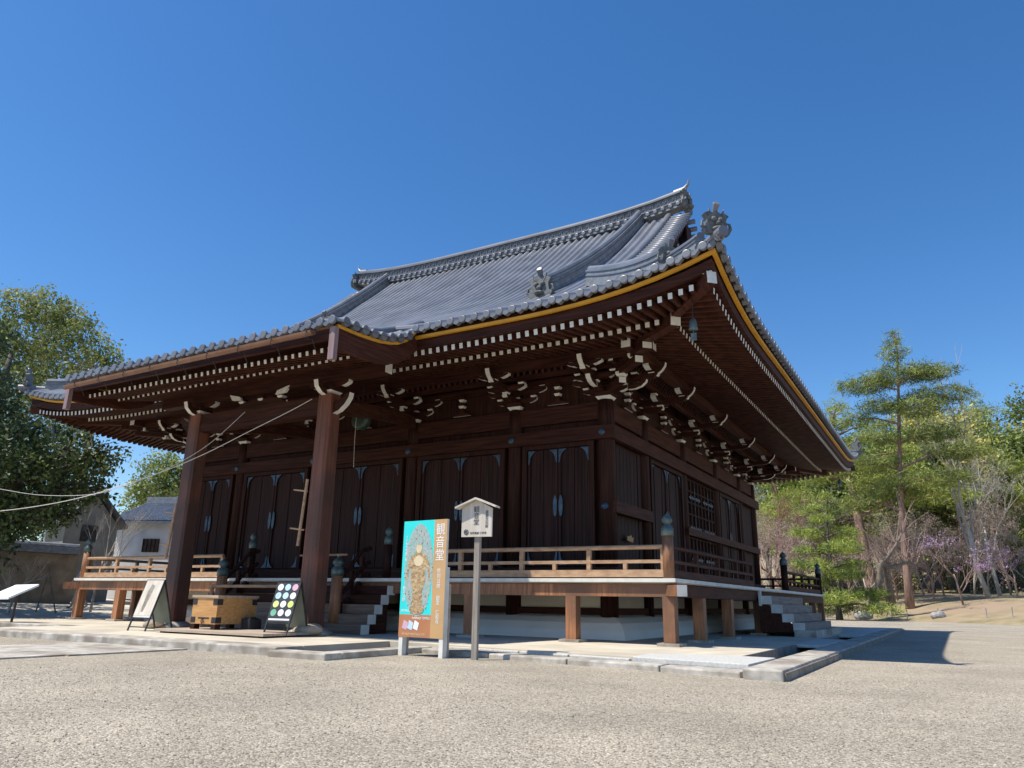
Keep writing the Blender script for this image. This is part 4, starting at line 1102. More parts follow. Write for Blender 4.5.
# gong with its pull rope, hung under the porch
hp_ = CP+(Fv+Rv*((361.5-512)/CF)+Uv*((384-420)/CF))*15.2
s_ = (-2.1-CP.y)/(Fv+Rv*((361.5-512)/CF)+Uv*((384-420)/CF)).y
gp_ = CP+(Fv+Rv*((361.5-512)/CF)+Uv*((384-420)/CF))*s_
e = empty('hanging_gong', gp_, 'round green bronze gong hanging under the porch eaves', 'gong')
m = MB(); m.tube([gp_+Vector((0, q, 0)) for q in (-.11, -.08, .08, .11)], [.17, .23, .23, .17], 20); m.build('gong_body', noisy('dark_green_bronze', (.02, .045, .03), (.06, .10, .07), (1, 1, 1), 7, .5, .3), e, True)
m = MB(); m.tube([gp_+Vector((0, 0, .25)), gp_+Vector((0, 0, 1.0))], .012, 5); m.build('hanger', iron, e)
m = MB(); m.tube([gp_+Vector((-.02, -.16, .25)), gp_+Vector((0, -.18, -.5)), gp_+Vector((.05, -.2, -1.15))], .008, 6); m.build('pull_rope', greyw, e)
# wind bells under the corners
for sx, sy, x0, y0, lb in ((1, -1, 0, 0, 'small green bronze wind bell hanging under the near right roof corner'), (1, 1, 0, D, 'small bronze wind bell hanging under the far right roof corner'), (-1, -1, -W, 0, 'small bronze wind bell hanging under the far left roof corner')):
    bx, by = x0+sx*2.86, y0+sy*2.86
    e = empty('wind_bell', (bx, by, 5.32), lb, 'bell', 'wind bells under the roof corners')
    m = MB(); m.lathe((bx, by, 5.30), [(.085, 0), (.075, .03), (.065, .12), (.052, .18), (.02, .22)], 12); m.build('bell', bronze, e, True)
    m = MB(); m.tube([(bx, by, 5.52), (bx, by, 5.80)], .01, 5); m.build('hanger', iron, e); m = MB(); m.box(bx-.05, bx+.05, by-.004, by+.004, 5.1, 5.24); m.tube([(bx, by, 5.24), (bx, by, 5.32)], .006, 4); m.build('clapper', bronze, e)
# ropes strung from the porch to the left
def strung(pts, r, lb):
    P = [Vector(p) for p in pts]; out = []
    for i in range(len(P)-1):
        for k in range(8):
            t = k/8; p = [P[max(i-1, 0)], P[i], P[i+1], P[min(i+2, len(P)-1)]]
            out.append(.5*((2*p[1])+(-p[0]+p[2])*t+(2*p[0]-5*p[1]+4*p[2]-p[3])*t*t+(-p[0]+3*p[1]-3*p[2]+p[3])*t**3))
    m = MB(); m.tube(out+[P[-1]], r, 6); tag(m.build('rope', rope, None, True), lb, 'rope')
def tp(px, py, y):
    d = Fv+Rv*((px-512)/CF)+Uv*((384-py)/CF); return CP+d*((y-CP.y)/d.y)
strung([tp(-60, 512, -4.9), tp(0, 511, -4.7), tp(75, 499, -4.4), tp(150, 476, -4.2), tp(200, 456, -4.05), tp(250, 431, -3.9), tp(290, 411, -3.8), tp(312, 399, -3.75)], .009, 'lower white rope strung from the right porch column out to the left')
strung([tp(-60, 478, -4.9), tp(0, 489, -4.7), tp(40, 495, -4.5), tp(85, 495, -4.3), tp(115, 489, -4.2), tp(160, 472, -4.1), tp(205, 447, -4), tp(245, 412, -3.85)], .006, 'upper white rope crossing the lower one before the left porch column')

# ------------------------------------------------------------------ trees
def leaf_mesh(cl, n, size, mats, seed, flatness=1., needle=False, up=.3):
    """cl: list of (x,y,z,rx,ry,rz); leaves scattered through the volume, denser outside, gathered in sprays"""
    g = np.random.default_rng(seed); cl = np.array(cl, float)
    vol = cl[:, 3]*cl[:, 4]+cl[:, 3]*cl[:, 5]; pr = vol/vol.sum()
    k = 9; ns = n//k
    ci = g.choice(len(cl), ns, p=pr); dirs = g.normal(size=(ns, 3)); dirs /= np.linalg.norm(dirs, axis=1)[:, None]
    rr_ = g.uniform(.25, 1.0, ns)**.45*(1+.12*g.normal(size=ns))
    sc = cl[ci, :3]+dirs*rr_[:, None]*cl[ci, 3:]
    c = np.repeat(sc, k, 0)+g.normal(size=(ns*k, 3))*size*1.25*np.array([1, 1, .6 if flatness < 1 else 1])
    N = len(c)
    nrm = g.normal(size=(N, 3)); nrm[:, 2] += up*2*g.random(N); nrm /= np.linalg.norm(nrm, axis=1)[:, None]
    a = np.cross(nrm, g.normal(size=(N, 3))); a /= np.linalg.norm(a, axis=1)[:, None]+1e-9; b = np.cross(nrm, a)
    s = size*g.uniform(.55, 1.25, N)[:, None]
    la, lb = (1.5, .16) if needle else (.75, .42)
    v = np.stack([c-a*s*la, c-b*s*lb, c+a*s*la, c+b*s*lb], 1).reshape(-1, 3)
    me = bpy.data.meshes.new('crown'); me.vertices.add(len(v)); me.vertices.foreach_set('co', v.ravel())
    me.loops.add(4*N); me.loops.foreach_set('vertex_index', np.arange(4*N, dtype=np.int32))
    me.polygons.add(N); me.polygons.foreach_set('loop_start', np.arange(0, 4*N, 4, dtype=np.int32))
    try: me.polygons.foreach_set('loop_total', np.full(N, 4, dtype=np.int32))
    except Exception: pass
    for m in mats: me.materials.append(m)
    if len(mats) > 1:
        mi = np.repeat(g.integers(0, 100, ns), k); me.polygons.foreach_set('material_index', (mi < 35).astype(np.int32))
    me.update(); me.validate(); return me
def tree(name, base, clumps, n, size, lmats, bmat, r0, label, cat='tree', group=None, seed=1, needle=False, lean=(0, 0), trunk_to=None, flat_=1., up=.3, limbs=True):
    """clumps relative to the base"""
    base = Vector(base); e = empty(name, base, label, cat, group); g = random.Random(seed)
    me = leaf_mesh(clumps, n, size, lmats, seed, flat_, needle, up); o = bpy.data.objects.new('crown', me); COL.objects.link(o); o.parent = e
    top = max(c[2] for c in clumps) if trunk_to is None else trunk_to
    tx = lambda f: Vector((lean[0]*f+.15*math.sin(f*5+seed)*min(1, r0*4), lean[1]*f+.1*math.sin(f*4+seed*2)*min(1, r0*4), top*f))
    m = MB(); fs = np.linspace(0, 1, 12); m.tube([tx(f)-Vector((0, 0, .15 if f == 0 else 0)) for f in fs], [r0*(1.25 if f == 0 else 1-.82*f) for f in fs], 10)
    m.build('trunk', bmat, e, True, True)
    if limbs:
        m = MB()
        for c in clumps:
            cv = Vector(c[:3]); f = max(.12, min(.95, (cv.z-.25*math.hypot(cv.x-lean[0]*cv.z/top, cv.y))/top)); p = tx(f)
            mid = p.lerp(cv, .5)+Vector((0, 0, .08*(cv-p).length)); rr0 = r0*.42*(1-.7*f)+.02
            m.tube([p, mid, cv], [rr0, rr0*.65, rr0*.25], 6)
            for k in range(5):
                q = cv+Vector((g.uniform(-1, 1)*c[3], g.uniform(-1, 1)*c[4], g.uniform(-.6, 1)*c[5]))*.8
                m.tube([mid.lerp(cv, g.uniform(.2, .9)), q], [rr0*.35, rr0*.12], 4)
        m.build('limbs', bmat, e, False, True)
    return e
def blobs(seed, w, d, z0, z1, n, r, squash=.7, shape='round', lean=0):
    g = random.Random(seed); out = []
    for k in range(n):
        f = (k+.5)/n; z = z0+(z1-z0)*f
        if shape == 'round': env = math.sqrt(max(.06, 1-(2*f-1)**2))
        elif shape == 'cone': env = 1-.8*f
        else: env = 1-.45*f
        a = g.uniform(0, 2*math.pi); q = math.sqrt(g.random())
        rr = r*g.uniform(.75, 1.2)*(.6+.4*env); out.append((w*env*q*math.cos(a)+lean*f, d*env*q*math.sin(a), z, rr, rr, rr*squash))
    return out
def pads(seed, w, z0, z1, n, r, th=.28, taper=.75, lean=0):
    """pine: flat pads at limb ends"""
    g = random.Random(seed); out = []
    for k in range(n):
        f = k/(n-1); z = z0+(z1-z0)*f; env = w*(1-taper*f); a = k*2.4+g.uniform(-.5, .5); q = env*g.uniform(.35, 1.0)
        rr = r*(1-.5*f)*g.uniform(.7, 1.2); out.append((q*math.cos(a)+lean*f, q*math.sin(a), z+g.uniform(-.2, .2), rr, rr, rr*th))
    out.append((lean, 0, z1+.2, r*.35, r*.35, r*.45)); return out
def gpos(px, dist):
    """on the ground along the photo column px at a horizontal distance"""
    d = Fv+Rv*((px-512)/CF)+Uv*((384-600)/CF); d = Vector((d.x, d.y, 0)).normalized(); p = CP+d*dist*1.3
    z = hill(p.x, p.y); return Vector((p.x, p.y, z if z > GZ-.2 else GZ))
def bare(name, base, h, r0, spread, mt, label, cat='tree', group=None, seed=1, depth=4, lean=(0, 0), budm=None, budn=0, bs=.06, fork=.35, bark_=None, thin=.6):
    g = random.Random(seed); base = Vector(base); e = empty(name, base, label, cat, group); tm = MB(); bm_ = MB(); tips = []
    def grow(p, d, L, r, lev):
        q = p; pts = [p]; dd = d.copy()
        for k in range(3):
            dd = (dd+Vector((g.uniform(-1, 1), g.uniform(-1, 1), g.uniform(-.5, .7)))*.16).normalized(); q = q+dd*L/3; pts.append(q)
        (tm if lev == 0 else bm_).tube(pts, [r, r*.88, r*.76, r*.6], 8 if lev < 2 else 4, 0, lev < 2)
        if lev >= depth: tips.append(q); return
        nb = g.choice((2, 3, 3)) if lev > 0 else 4
        for k in range(nb):
            f = g.uniform(.5, 1.0) if lev else g.uniform(fork, 1.0); i = min(2, int(f*3)); s0 = pts[i].lerp(pts[i+1], f*3-i)
            a = g.uniform(0, 2*math.pi); sp_ = g.uniform(.5, 1)*spread
            nd = (dd+Vector((math.cos(a)*sp_, math.sin(a)*sp_, g.uniform(-.1, .35)))).normalized()
            grow(s0, nd, L*g.uniform(.55, .8), r*(.42 if lev else .5), lev+1)
        if lev: grow(pts[-1], (dd+Vector((g.uniform(-.3, .3), g.uniform(-.3, .3), .1))).normalized(), L*.7, r*.55, lev+1)
    grow(Vector((0, 0, -.1)), Vector((lean[0], lean[1], 1)).normalized(), h*.42, r0, 0)
    tm.build('trunk', bark_ or mt, e, True, True); bm_.build('branches', mt, e, False, True)
    if budm and tips:
        k = max(1, len(tips)//60); me = leaf_mesh([(t.x, t.y, t.z, h*.07, h*.07, h*.06) for t in tips[::k]], budn, bs, [budm], seed)
        me.name = 'buds'; o = bpy.data.objects.new('buds', me); COL.objects.link(o); o.parent = e
    return e

_before = set(o.name for o in scene.objects)
# --- right: beyond the gravel yard
b = gpos(909, 50)
tree('pine_tree', b, [(x*.95+.065*z, y, z*.98, a*1.15, c_*1.15, d_*1.35) for x, y, z, a, c_, d_ in [(-1.9, 0, 13.6, 1.6, 1.3, .4), (.2, .3, 14.2, 2.0, 1.5, .45), (-.2, 0, 15.6, .7, .7, .5), (-.1, 0, 16.6, .4, .4, .5), (1.9, 0, 14.0, 1.3, 1.1, .35), (-1.0, 0, 12.2, 1.4, 1.1, .35), (2.4, .2, 12.6, 1.8, 1.3, .4), (1.0, -.4, 11.8, 1.5, 1.2, .4), (-2.6, .3, 11.6, 1.0, .9, .28), (1.9, 0, 10.2, 1.5, 1.2, .35), (-1.4, -.3, 10.1, 1.2, 1, .3), (3.2, 0, 9.0, 1.4, 1.1, .3), (-2.0, 0, 8.6, 1.6, 1.2, .35), (1.8, -.5, 7.4, 1.9, 1.3, .4), (-.6, .8, 7.0, 1.5, 1.2, .4), (-2.6, .4, 6.3, 1.3, 1.2, .4)]],
     28000, .125, [lf_pine, lf_pined], barkr, .22, 'tallest slender pine with a bare reddish trunk and flat tiers against the sky', seed=3, needle=True, lean=(1.0, 0), flat_=.6, up=.8)
b = gpos(877, 56)
tree('pine_tree', b, pads(5, 5.0, 6.5, 12.5, 16, 2.3, .26, .5, -1.2), 13000, .17, [lf_pine, lf_bright], barkr, .42, 'broad pine with a thick leaning reddish trunk behind the far roof corner', seed=5, needle=True, lean=(-1.6, 0), flat_=.6, up=.8)
b = gpos(836, 44)
tree('pine_tree', b, pads(8, 2.3, .5, 5.9, 18, 1.35, .28, .5), 15000, .11, [lf_bright, lf_pined], barkd, .16, 'low rounded garden pine with bright layered pads right of the side stair', seed=8, needle=True, flat_=.6, up=.8)
b = gpos(784, 62)
tree('pine_tree', b, pads(12, 5, 5, 11.5, 13, 2.2, .3, .5), 9000, .18, [lf_bright, lf_pine], barkr, .3, 'green pine half hidden behind the back corner of the hall', seed=12, needle=True, flat_=.6, up=.8)
b = gpos(886, 46.5)
b = gpos(881, 47)
e = empty('old_cherry_tree', b, 'old pollarded cherry with a thick forked grey trunk at the foot of the tall pine', 'tree'); dp_ = (b-CP).dot(Fv); ORG[e.name] = Vector((0, 0, 0))
def rel(px, py, dd=0): return (at(px, py, dp_+dd)-b)/1.3
m = MB(); m.tube([rel(873, 606), rel(877, 590), rel(881, 575), rel(880, 566), rel(888, 556), rel(896, 545), rel(902, 532)], [.28, .20, .18, .2, .12, .08, .04], 10)
m.tube([rel(891, 604, .8), rel(889, 588, .6), rel(887, 572, .3), rel(884, 563, 0)], [.28, .21, .18, .15], 10)
m.tube([rel(882, 566), rel(893, 567), rel(905, 563), rel(920, 566)], [.15, .11, .08, .04], 8); m.build('trunk', bark, e, True, True)
m = MB(); gg = random.Random(4)
for k in range(80):
    st_ = gg.choice([(880, 566), (888, 556), (896, 545), (902, 534), (893, 567), (905, 563), (886, 562), (916, 565)]); p = rel(*st_); a = gg.uniform(.2, 2.9); L = gg.uniform(.8, 2.6)
    q = p+Rv*math.cos(a)*L*.7+Vector((0, 0, abs(math.sin(a))*L))+Fv*gg.uniform(-.6, .6); mid = p.lerp(q, .5)+Vector((gg.uniform(-.15, .15), 0, gg.uniform(-.1, .2)))
    m.tube([p, mid, q], [.028, .017, .007], 4, 0, False)
m.build('branches', twig, e, False, True)
b = gpos(1001, 58)
bare('bare_tree', b, 10.5, .13, .5, twigg, 'tall pale leafless tree with upswept branches near the right edge', seed=21, depth=6, bark_=barkp, budm=noisy('grey_bud_mass', (.30, .27, .25), (.46, .43, .40), (1, 1, 1), 3, .9), budn=2600, bs=.05)
b = gpos(990, 52)
bare('bare_tree', b, 13.5, .15, .35, twigg, 'thin leafless trunk leaning left between the tall pine and the pale tree', seed=24, depth=4, lean=(-.28, 0), bark_=barkp)
b = gpos(770, 56)
bare('bare_tree', b, 9, .14, .9, twigg, 'leafless grey tree beside the back corner of the hall', seed=26, depth=6, bark_=bark)
b = gpos(788, 53)
bare('maple_tree', b, 7.5, .12, .9, lf_red, 'leafless maple with dull red twigs behind the side veranda', seed=28, depth=6, bark_=bark, budm=lf_red, budn=1300, bs=.05)
b = gpos(963, 49)
bare('azalea_bush', b, 4.2, .06, 1.2, twig, 'wide bush with pale purple blossom left of the leaning trunk', 'bush', seed=31, depth=5, budm=lf_pur, budn=900, bs=.06)
b = gpos(1018, 51)
bare('azalea_bush', b, 3.2, .06, 1.2, twig, 'smaller purple blossoming bush at the right edge', 'bush', seed=33, depth=5, budm=lf_pur, budn=450, bs=.06)
thk = [(868, 52, 4.6), (812, 50, 5.2), (850, 58, 5.5), (925, 60, 6.5), (898, 56, 5.5), (945, 57, 5.5), (975, 62, 6.5), (1012, 60, 6), (764, 50, 6), (828, 60, 6.5), (886, 64, 7), (935, 52, 4.0), (1035, 55, 5), (797, 58, 6.5), (958, 66, 7.5), (910, 68, 7.5), (752, 60, 7), (875, 60, 6.5), (990, 66, 7), (845, 66, 7.5)]
for k, (px, ds, h) in enumerate(thk):
    bare('leafless_shrub', gpos(px, ds), h, .06, 1.1, twig if k % 3 else twigg, 'leafless pinkish brown shrub in the undergrowth on the bank', 'shrub', 'leafless shrubs on the bank', seed=40+k, depth=5, budm=lf_pnk, budn=3400, bs=.055, fork=.15)
wood = [(742, 86, 17, 1), (772, 80, 15, 3), (800, 88, 16, 3), (826, 76, 14.5, 0), (850, 84, 15.5, 3), (868, 92, 16, 0), (893, 84, 15, 3), (925, 80, 15, 1), (948, 76, 16.5, 2), (972, 82, 17, 0), (965, 68, 13.5, 2), (990, 90, 16.5, 2), (1015, 80, 14, 0), (1040, 74, 13, 0), (935, 66, 12.5, 0), (1005, 96, 17, 3), (1060, 90, 17, 0), (912, 98, 18, 1), (805, 72, 11, 0), (1075, 78, 14, 2), (945, 90, 15.5, 0), (985, 74, 11, 0), (1022, 70, 10, 3), (960, 100, 18, 2), (700, 88, 17, 0), (845, 70, 10.5, 1)]
lk = [([lf_mid, lf_pined], 'mid green leafy tree in the wood beyond the bank'), ([lf_pined, lf_mid], 'dark green tree in the wood beyond the bank'), ([lf_yel, lf_mid], 'yellow green tree in the wood beyond the bank'), ([lf_pine, lf_bright], 'soft green pine in the wood beyond the bank')]
for k, (px, ds, h, kd) in enumerate(wood):
    mats_, lb = lk[kd]
    cl = blobs(60+k, h*.26, h*.26, h*.22, h*.93, 20, h*.15, .75) if kd != 3 else pads(60+k, h*.34, h*.3, h*.95, 17, h*.17, .33, .6)
    tree('woodland_tree', gpos(px, ds), cl, 11000, .25 if kd != 3 else .23, mats_, barkd, .25, lb, 'tree', 'trees of the wood beyond the bank', seed=60+k, needle=(kd == 3), up=.5)
for o in scene.objects:
    if o.name not in _before and o.parent is None: o.scale = (1.3, 1.3, 1.3)
# undergrowth that closes the view between the trunks
def under(seed, n):
    g = np.random.default_rng(seed); pts = []
    for k in range(n):
        p = gpos(g.uniform(690, 1120), g.uniform(66, 84)); pts.append((p.x, p.y, p.z+g.uniform(.2, 2.2), 1.8, 1.8, 1.3))
    return pts
me = leaf_mesh(under(5, 90), 16000, .16, [lf_pnk, lf_mid], 5); me.name = 'undergrowth'; o = bpy.data.objects.new('undergrowth', me); COL.objects.link(o); tag(o, 'dense brown and green undergrowth at the edge of the wood', 'undergrowth', kind='stuff')
# --- left: big evergreen overhanging, olive tree behind
b = at(-40, 612, 25); b.z = yard(b.x)
cl = [(*(at(px, py, dp)-b), r, r, r*.8) for px, py, dp, r in [(-35, 350, 24, 1.5), (-15, 335, 24, .9), (-20, 400, 24, 1.6), (-10, 450, 23, 1.7), (40, 455, 24, 1.1), (20, 480, 23, 1.3), (70, 452, 24, 1.1), (95, 462, 24.5, .8), (110, 452, 25, .6), (60, 490, 24, .9), (-40, 500, 23, 1.9), (5, 425, 25, 1.0), (95, 490, 25, .6), (40, 515, 23.5, .8), (-80, 380, 24, 2), (-90, 470, 24, 2.2), (0, 525, 23, 1.0), (25, 455, 26.5, 1.4), (70, 475, 26.5, 1.0), (-170, 360, 25, 2.2), (-200, 420, 26, 2.2), (-150, 450, 26, 2.0), (-60, 460, 28, 1.6), (-20, 470, 28.5, 1.6), (20, 465, 29, 1.5), (-100, 450, 27, 1.8), (48, 472, 29.5, 1.0), (72, 500, 25, .6), (52, 512, 25, .7), (66, 515, 25.5, .45), (-20, 540, 23, 1.2), (30, 500, 26, 1.2), (5, 505, 26, 1.4), (88, 470, 26, .8)]]  # includes clumps added mainly out of view to shade the earth wall
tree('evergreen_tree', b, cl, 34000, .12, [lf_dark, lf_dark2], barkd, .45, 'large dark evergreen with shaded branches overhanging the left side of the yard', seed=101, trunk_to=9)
b = at(60, 600, 48); b.z = yard(b.x)
cl = [(*(at(px, py, dp)-b), r, r, r*.85) for px, py, dp, r in [(20, 305, 48, 1.6), (50, 312, 48, 1.9), (75, 330, 48, 1.8), (55, 345, 47, 1.5), (20, 340, 48, 2.2), (100, 350, 48, 1.3), (112, 362, 48, .9), (85, 365, 47, 1.6), (50, 378, 47, 1.9), (15, 385, 47, 2.2), (-15, 330, 48, 2.2), (-30, 380, 48, 2.5), (35, 410, 47, 2.1), (80, 395, 48, 1.6), (0, 430, 47, 2.3), (60, 440, 47, 2.), (100, 380, 49, 1.2), (30, 360, 50, 2.2), (66, 318, 49, 1.5)]]
tree('camphor_tree', b, [(a, b2, c2, d2*.86, e2*.86, f2*.8) for a, b2, c2, d2, e2, f2 in cl], 27000, .16, [lf_cam, lf_mid], barkp, .55, 'tall rounded olive green tree standing behind the left end of the roof', seed=103, trunk_to=15)
b = at(165, 600, 60); b.z = yard(b.x)
cl = [(*(at(px, py, dp)-b), r, r, r*.85) for px, py, dp, r in [(158, 470, 60, 1.6), (150, 488, 60, 1.7), (175, 482, 60, 1.6), (170, 465, 60, 1.1), (140, 500, 60, 1.5), (185, 500, 60, 1.8), (162, 500, 60, 1.9), (195, 480, 61, 1.6)]]
tree('distant_tree', b, cl, 7000, .20, [lf_mid, lf_cam], bark, .3, 'yellow green tree rising behind the white storehouse roof', seed=105)
for k, (px, dp, r) in enumerate([(-60, 60, 5), (-10, 62, 4.5), (60, 64, 4.5), (110, 62, 2.6)]):
    b = at(px, 600, dp); b.z = yard(b.x)
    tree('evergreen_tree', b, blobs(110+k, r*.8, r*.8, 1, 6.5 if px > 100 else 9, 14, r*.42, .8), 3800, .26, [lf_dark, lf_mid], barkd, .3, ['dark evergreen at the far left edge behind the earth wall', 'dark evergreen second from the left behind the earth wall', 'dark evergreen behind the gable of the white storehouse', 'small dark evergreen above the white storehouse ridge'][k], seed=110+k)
# bare saplings by the left wall
for k, (px, dp, h, ln, lb) in enumerate([(92, 27, 4.6, (.25, 0), 'thin pale leafless sapling leaning right in front of the storehouse gable'), (10, 24, 2.2, (.3, 0), 'small leafless shrub beside the sloping information panel')]):
    b = at(px, 600, dp); b.z = yard(b.x); bare('sapling', b, h, .05, .8, barkp, lb, 'sapling', None, 120+k, 4, ln)

# ------------------------------------------------------------------ white storehouse and earth wall
def view_frame(px, depth):
    b = at(px, 600, depth); return Vector((b.x, b.y, yard(b.x)))
A = view_frame(106, 35.0); B = view_frame(215, 34.2); dl = (B-A); dl.z = 0; Lw = dl.length; dl.normalize(); back = Vector((-dl.y, dl.x, 0))
if back.dot(Fv) < 0: back = -back
st = empty('storehouse', A, 'white walled storehouse with a grey tiled roof and small dark window behind the left veranda', 'storehouse'); 
zt = 3.65; gd = 5.2
def Q(u, v, z): return A+dl*u+back*v+Vector((0, 0, z))
m = MB(); p = [Q(0, 0, 0), Q(Lw, 0, 0), Q(Lw, gd, 0), Q(0, gd, 0)]; m.prism(p, (0, 0, zt)); wl = m.build('wall', wallp, st)
m = MB(); m.prism([Q(-.02, 0, zt), Q(-.02, gd, zt), Q(-.02, gd/2, zt+1.05)], dl*(Lw+.04)); m.build('gable', wallp, wl)
m = MB(); nr = 44
for side in (0, 1):
    for k in range(nr):
        u = -.35+(Lw+.7)*(k+.5)/nr; v0, v1 = (-.4, gd/2) if side == 0 else (gd+.4, gd/2)
        a = Q(u, v0, zt-.06); b_ = Q(u, v1, zt+1.20); m.tube([a, b_], .045, 6)
    a, b_, c_, d_ = Q(-.35, v0, zt-.1), Q(Lw+.35, v0, zt-.1), Q(Lw+.35, v1, zt+1.16), Q(-.35, v1, zt+1.16)
    m.prism([a, b_, c_, d_], (0, 0, -.08))
rf = m.build('roof', noisy('blue_grey_tile', (.05, .07, .10), (.14, .17, .22), (1, 1, 1), 4, .5), st)
m = MB(); m.beam(Q(-.4, gd/2, zt+1.30), Q(Lw+.4, gd/2, zt+1.30), .3, .3); m.build('roof_ridge', tiled, rf)
m = MB(); c0 = Q(1.5, -.03, 2.15); m.prism([c0, c0+dl*.8, c0+dl*.8+Vector((0, 0, .62)), c0+Vector((0, 0, .62))], back*.2); wn = m.build('window', noisy('dark_window', (.05, .04, .03), (.10, .075, .055), (1, 1, 1), 4, .6), st)
m = MB()
for f in (0, .25, .5, .75, 1): m.beam(c0+dl*.8*f-back*.03, c0+dl*.8*f+Vector((0, 0, .62))-back*.03, .04, .04)
m.build('window_bars', woodv, wn)
# gable-fronted store to the left
A2 = view_frame(52, 31.0)
s2 = empty('garden_store', A2, 'small plastered store with a dark opening in its gable shaded by the evergreen', 'store')
dl2 = (view_frame(106, 32.8)-A2); dl2.z = 0; w3 = dl2.length; dl2.normalize(); bk2 = Vector((-dl2.y, dl2.x, 0))
if bk2.dot(Fv) < 0: bk2 = -bk2
def Q2(u, v, z): return A2+dl2*u+bk2*v+Vector((0, 0, z))
m = MB(); m.prism([Q2(0, 0, 0), Q2(w3, 0, 0), Q2(w3, 0, 3.3), Q2(w3/2, 0, 4.5), Q2(0, 0, 3.3)], bk2*1.7); m.build('wall', noisy('shade_darkened_plaster', (.15, .155, .14), (.27, .27, .245), (1, 1, 1), 1.2, .9), s2)  # plaster colour darkened to stand for the evergreen's shade
m = MB(); m.prism([Q2(w3*.3, -.02, 2.5), Q2(w3*.6, -.02, 2.5), Q2(w3*.6, -.02, 3.2), Q2(w3*.3, -.02, 3.2)], bk2*.1); m.build('opening', iron, s2)
m = MB()
for s in (0, 1):
    e0 = Q2(-.3 if s == 0 else w3+.3, -.3, 3.15); e1 = Q2(w3/2, -.3, 4.62); m.prism([e0, e1, e1+Vector((0, 0, .14)), e0+Vector((0, 0, .14))], bk2*2.1)
m.build('roof', noisy('shade_darkened_tile', (.05, .055, .06), (.10, .11, .12), (1, 1, 1), 4, .6), s2)  # roof colour darkened too, shade put into the tile tone
# earth wall with a tiled coping
a = view_frame(-120, 27); b_ = view_frame(70, 30.5); e = empty('earth_wall', a, 'brown earthen boundary wall with a low tiled coping at the left under the evergreen', 'wall')
m = MB(); d = (b_-a); m.beam(a+Vector((0, 0, .9)), b_+Vector((0, 0, .9)), .6, 2.0); m.build('wall_body', earth, e)
m = MB(); m.beam(a+Vector((0, 0, 1.98)), b_+Vector((0, 0, 1.98)), 1.0, .12); m.beam(a+Vector((0, 0, 2.12)), b_+Vector((0, 0, 2.12)), .5, .16); m.tube([a+Vector((0, 0, 2.25)), b_+Vector((0, 0, 2.25))], .11, 8); m.build('coping', tiled, e)
# leaning props under the evergreen
for k, (x0, x1, lb) in enumerate([(38, 52, 'pale pole propping the evergreen beside the earth wall'), (58, 47, 'second slanting prop pole crossing under the evergreen')]):
    a = at(x0, 600, 25.5); a.z = yard(a.x); b_ = at(x1, 562, 25.5); m = MB(); m.tube([a, b_], .025, 6); tag(m.build('prop_pole', bark, None), lb, 'pole', 'prop poles under the evergreen')
# low stakes and rocks on the bank at right
for k, (px, ds) in enumerate([(846, 47.5), (890, 46.5), (905, 46), (936, 45.5), (984, 44.5), (1010, 44)]):
    b = gpos(px, ds); m = MB(); m.tube([(0, 0, -.1), (.02, 0, .62)], .035, 6); o = m.build('stake', barkp, None, False, True); o.location = b
    tag(o, 'short wooden stake standing in the dry grass of the bank', 'stake', 'stakes on the bank')
for px, ds, r, lb in ((861, 47.5, .5, 'grey rock on the bank between the garden pine and the old cherry'), (935.5, 45.5, .36, 'small square stone block on the bank below the purple bush')):
    b = gpos(px, ds); m = MB(); m.ball((0, 0, r*.4), r, 10, 7, 0, (1.3, .9, .8)); m.v = [(x+.06*math.sin(8*y+z*5), y, z+.05*math.sin(9*x)) for x, y, z in m.v]
    o = m.build('rock', noisy('grey_rock', (.2, .2, .2), (.42, .41, .40), (1, 1, 1), 4, .9), None, False, True); o.location = b; tag(o, lb, 'rock')

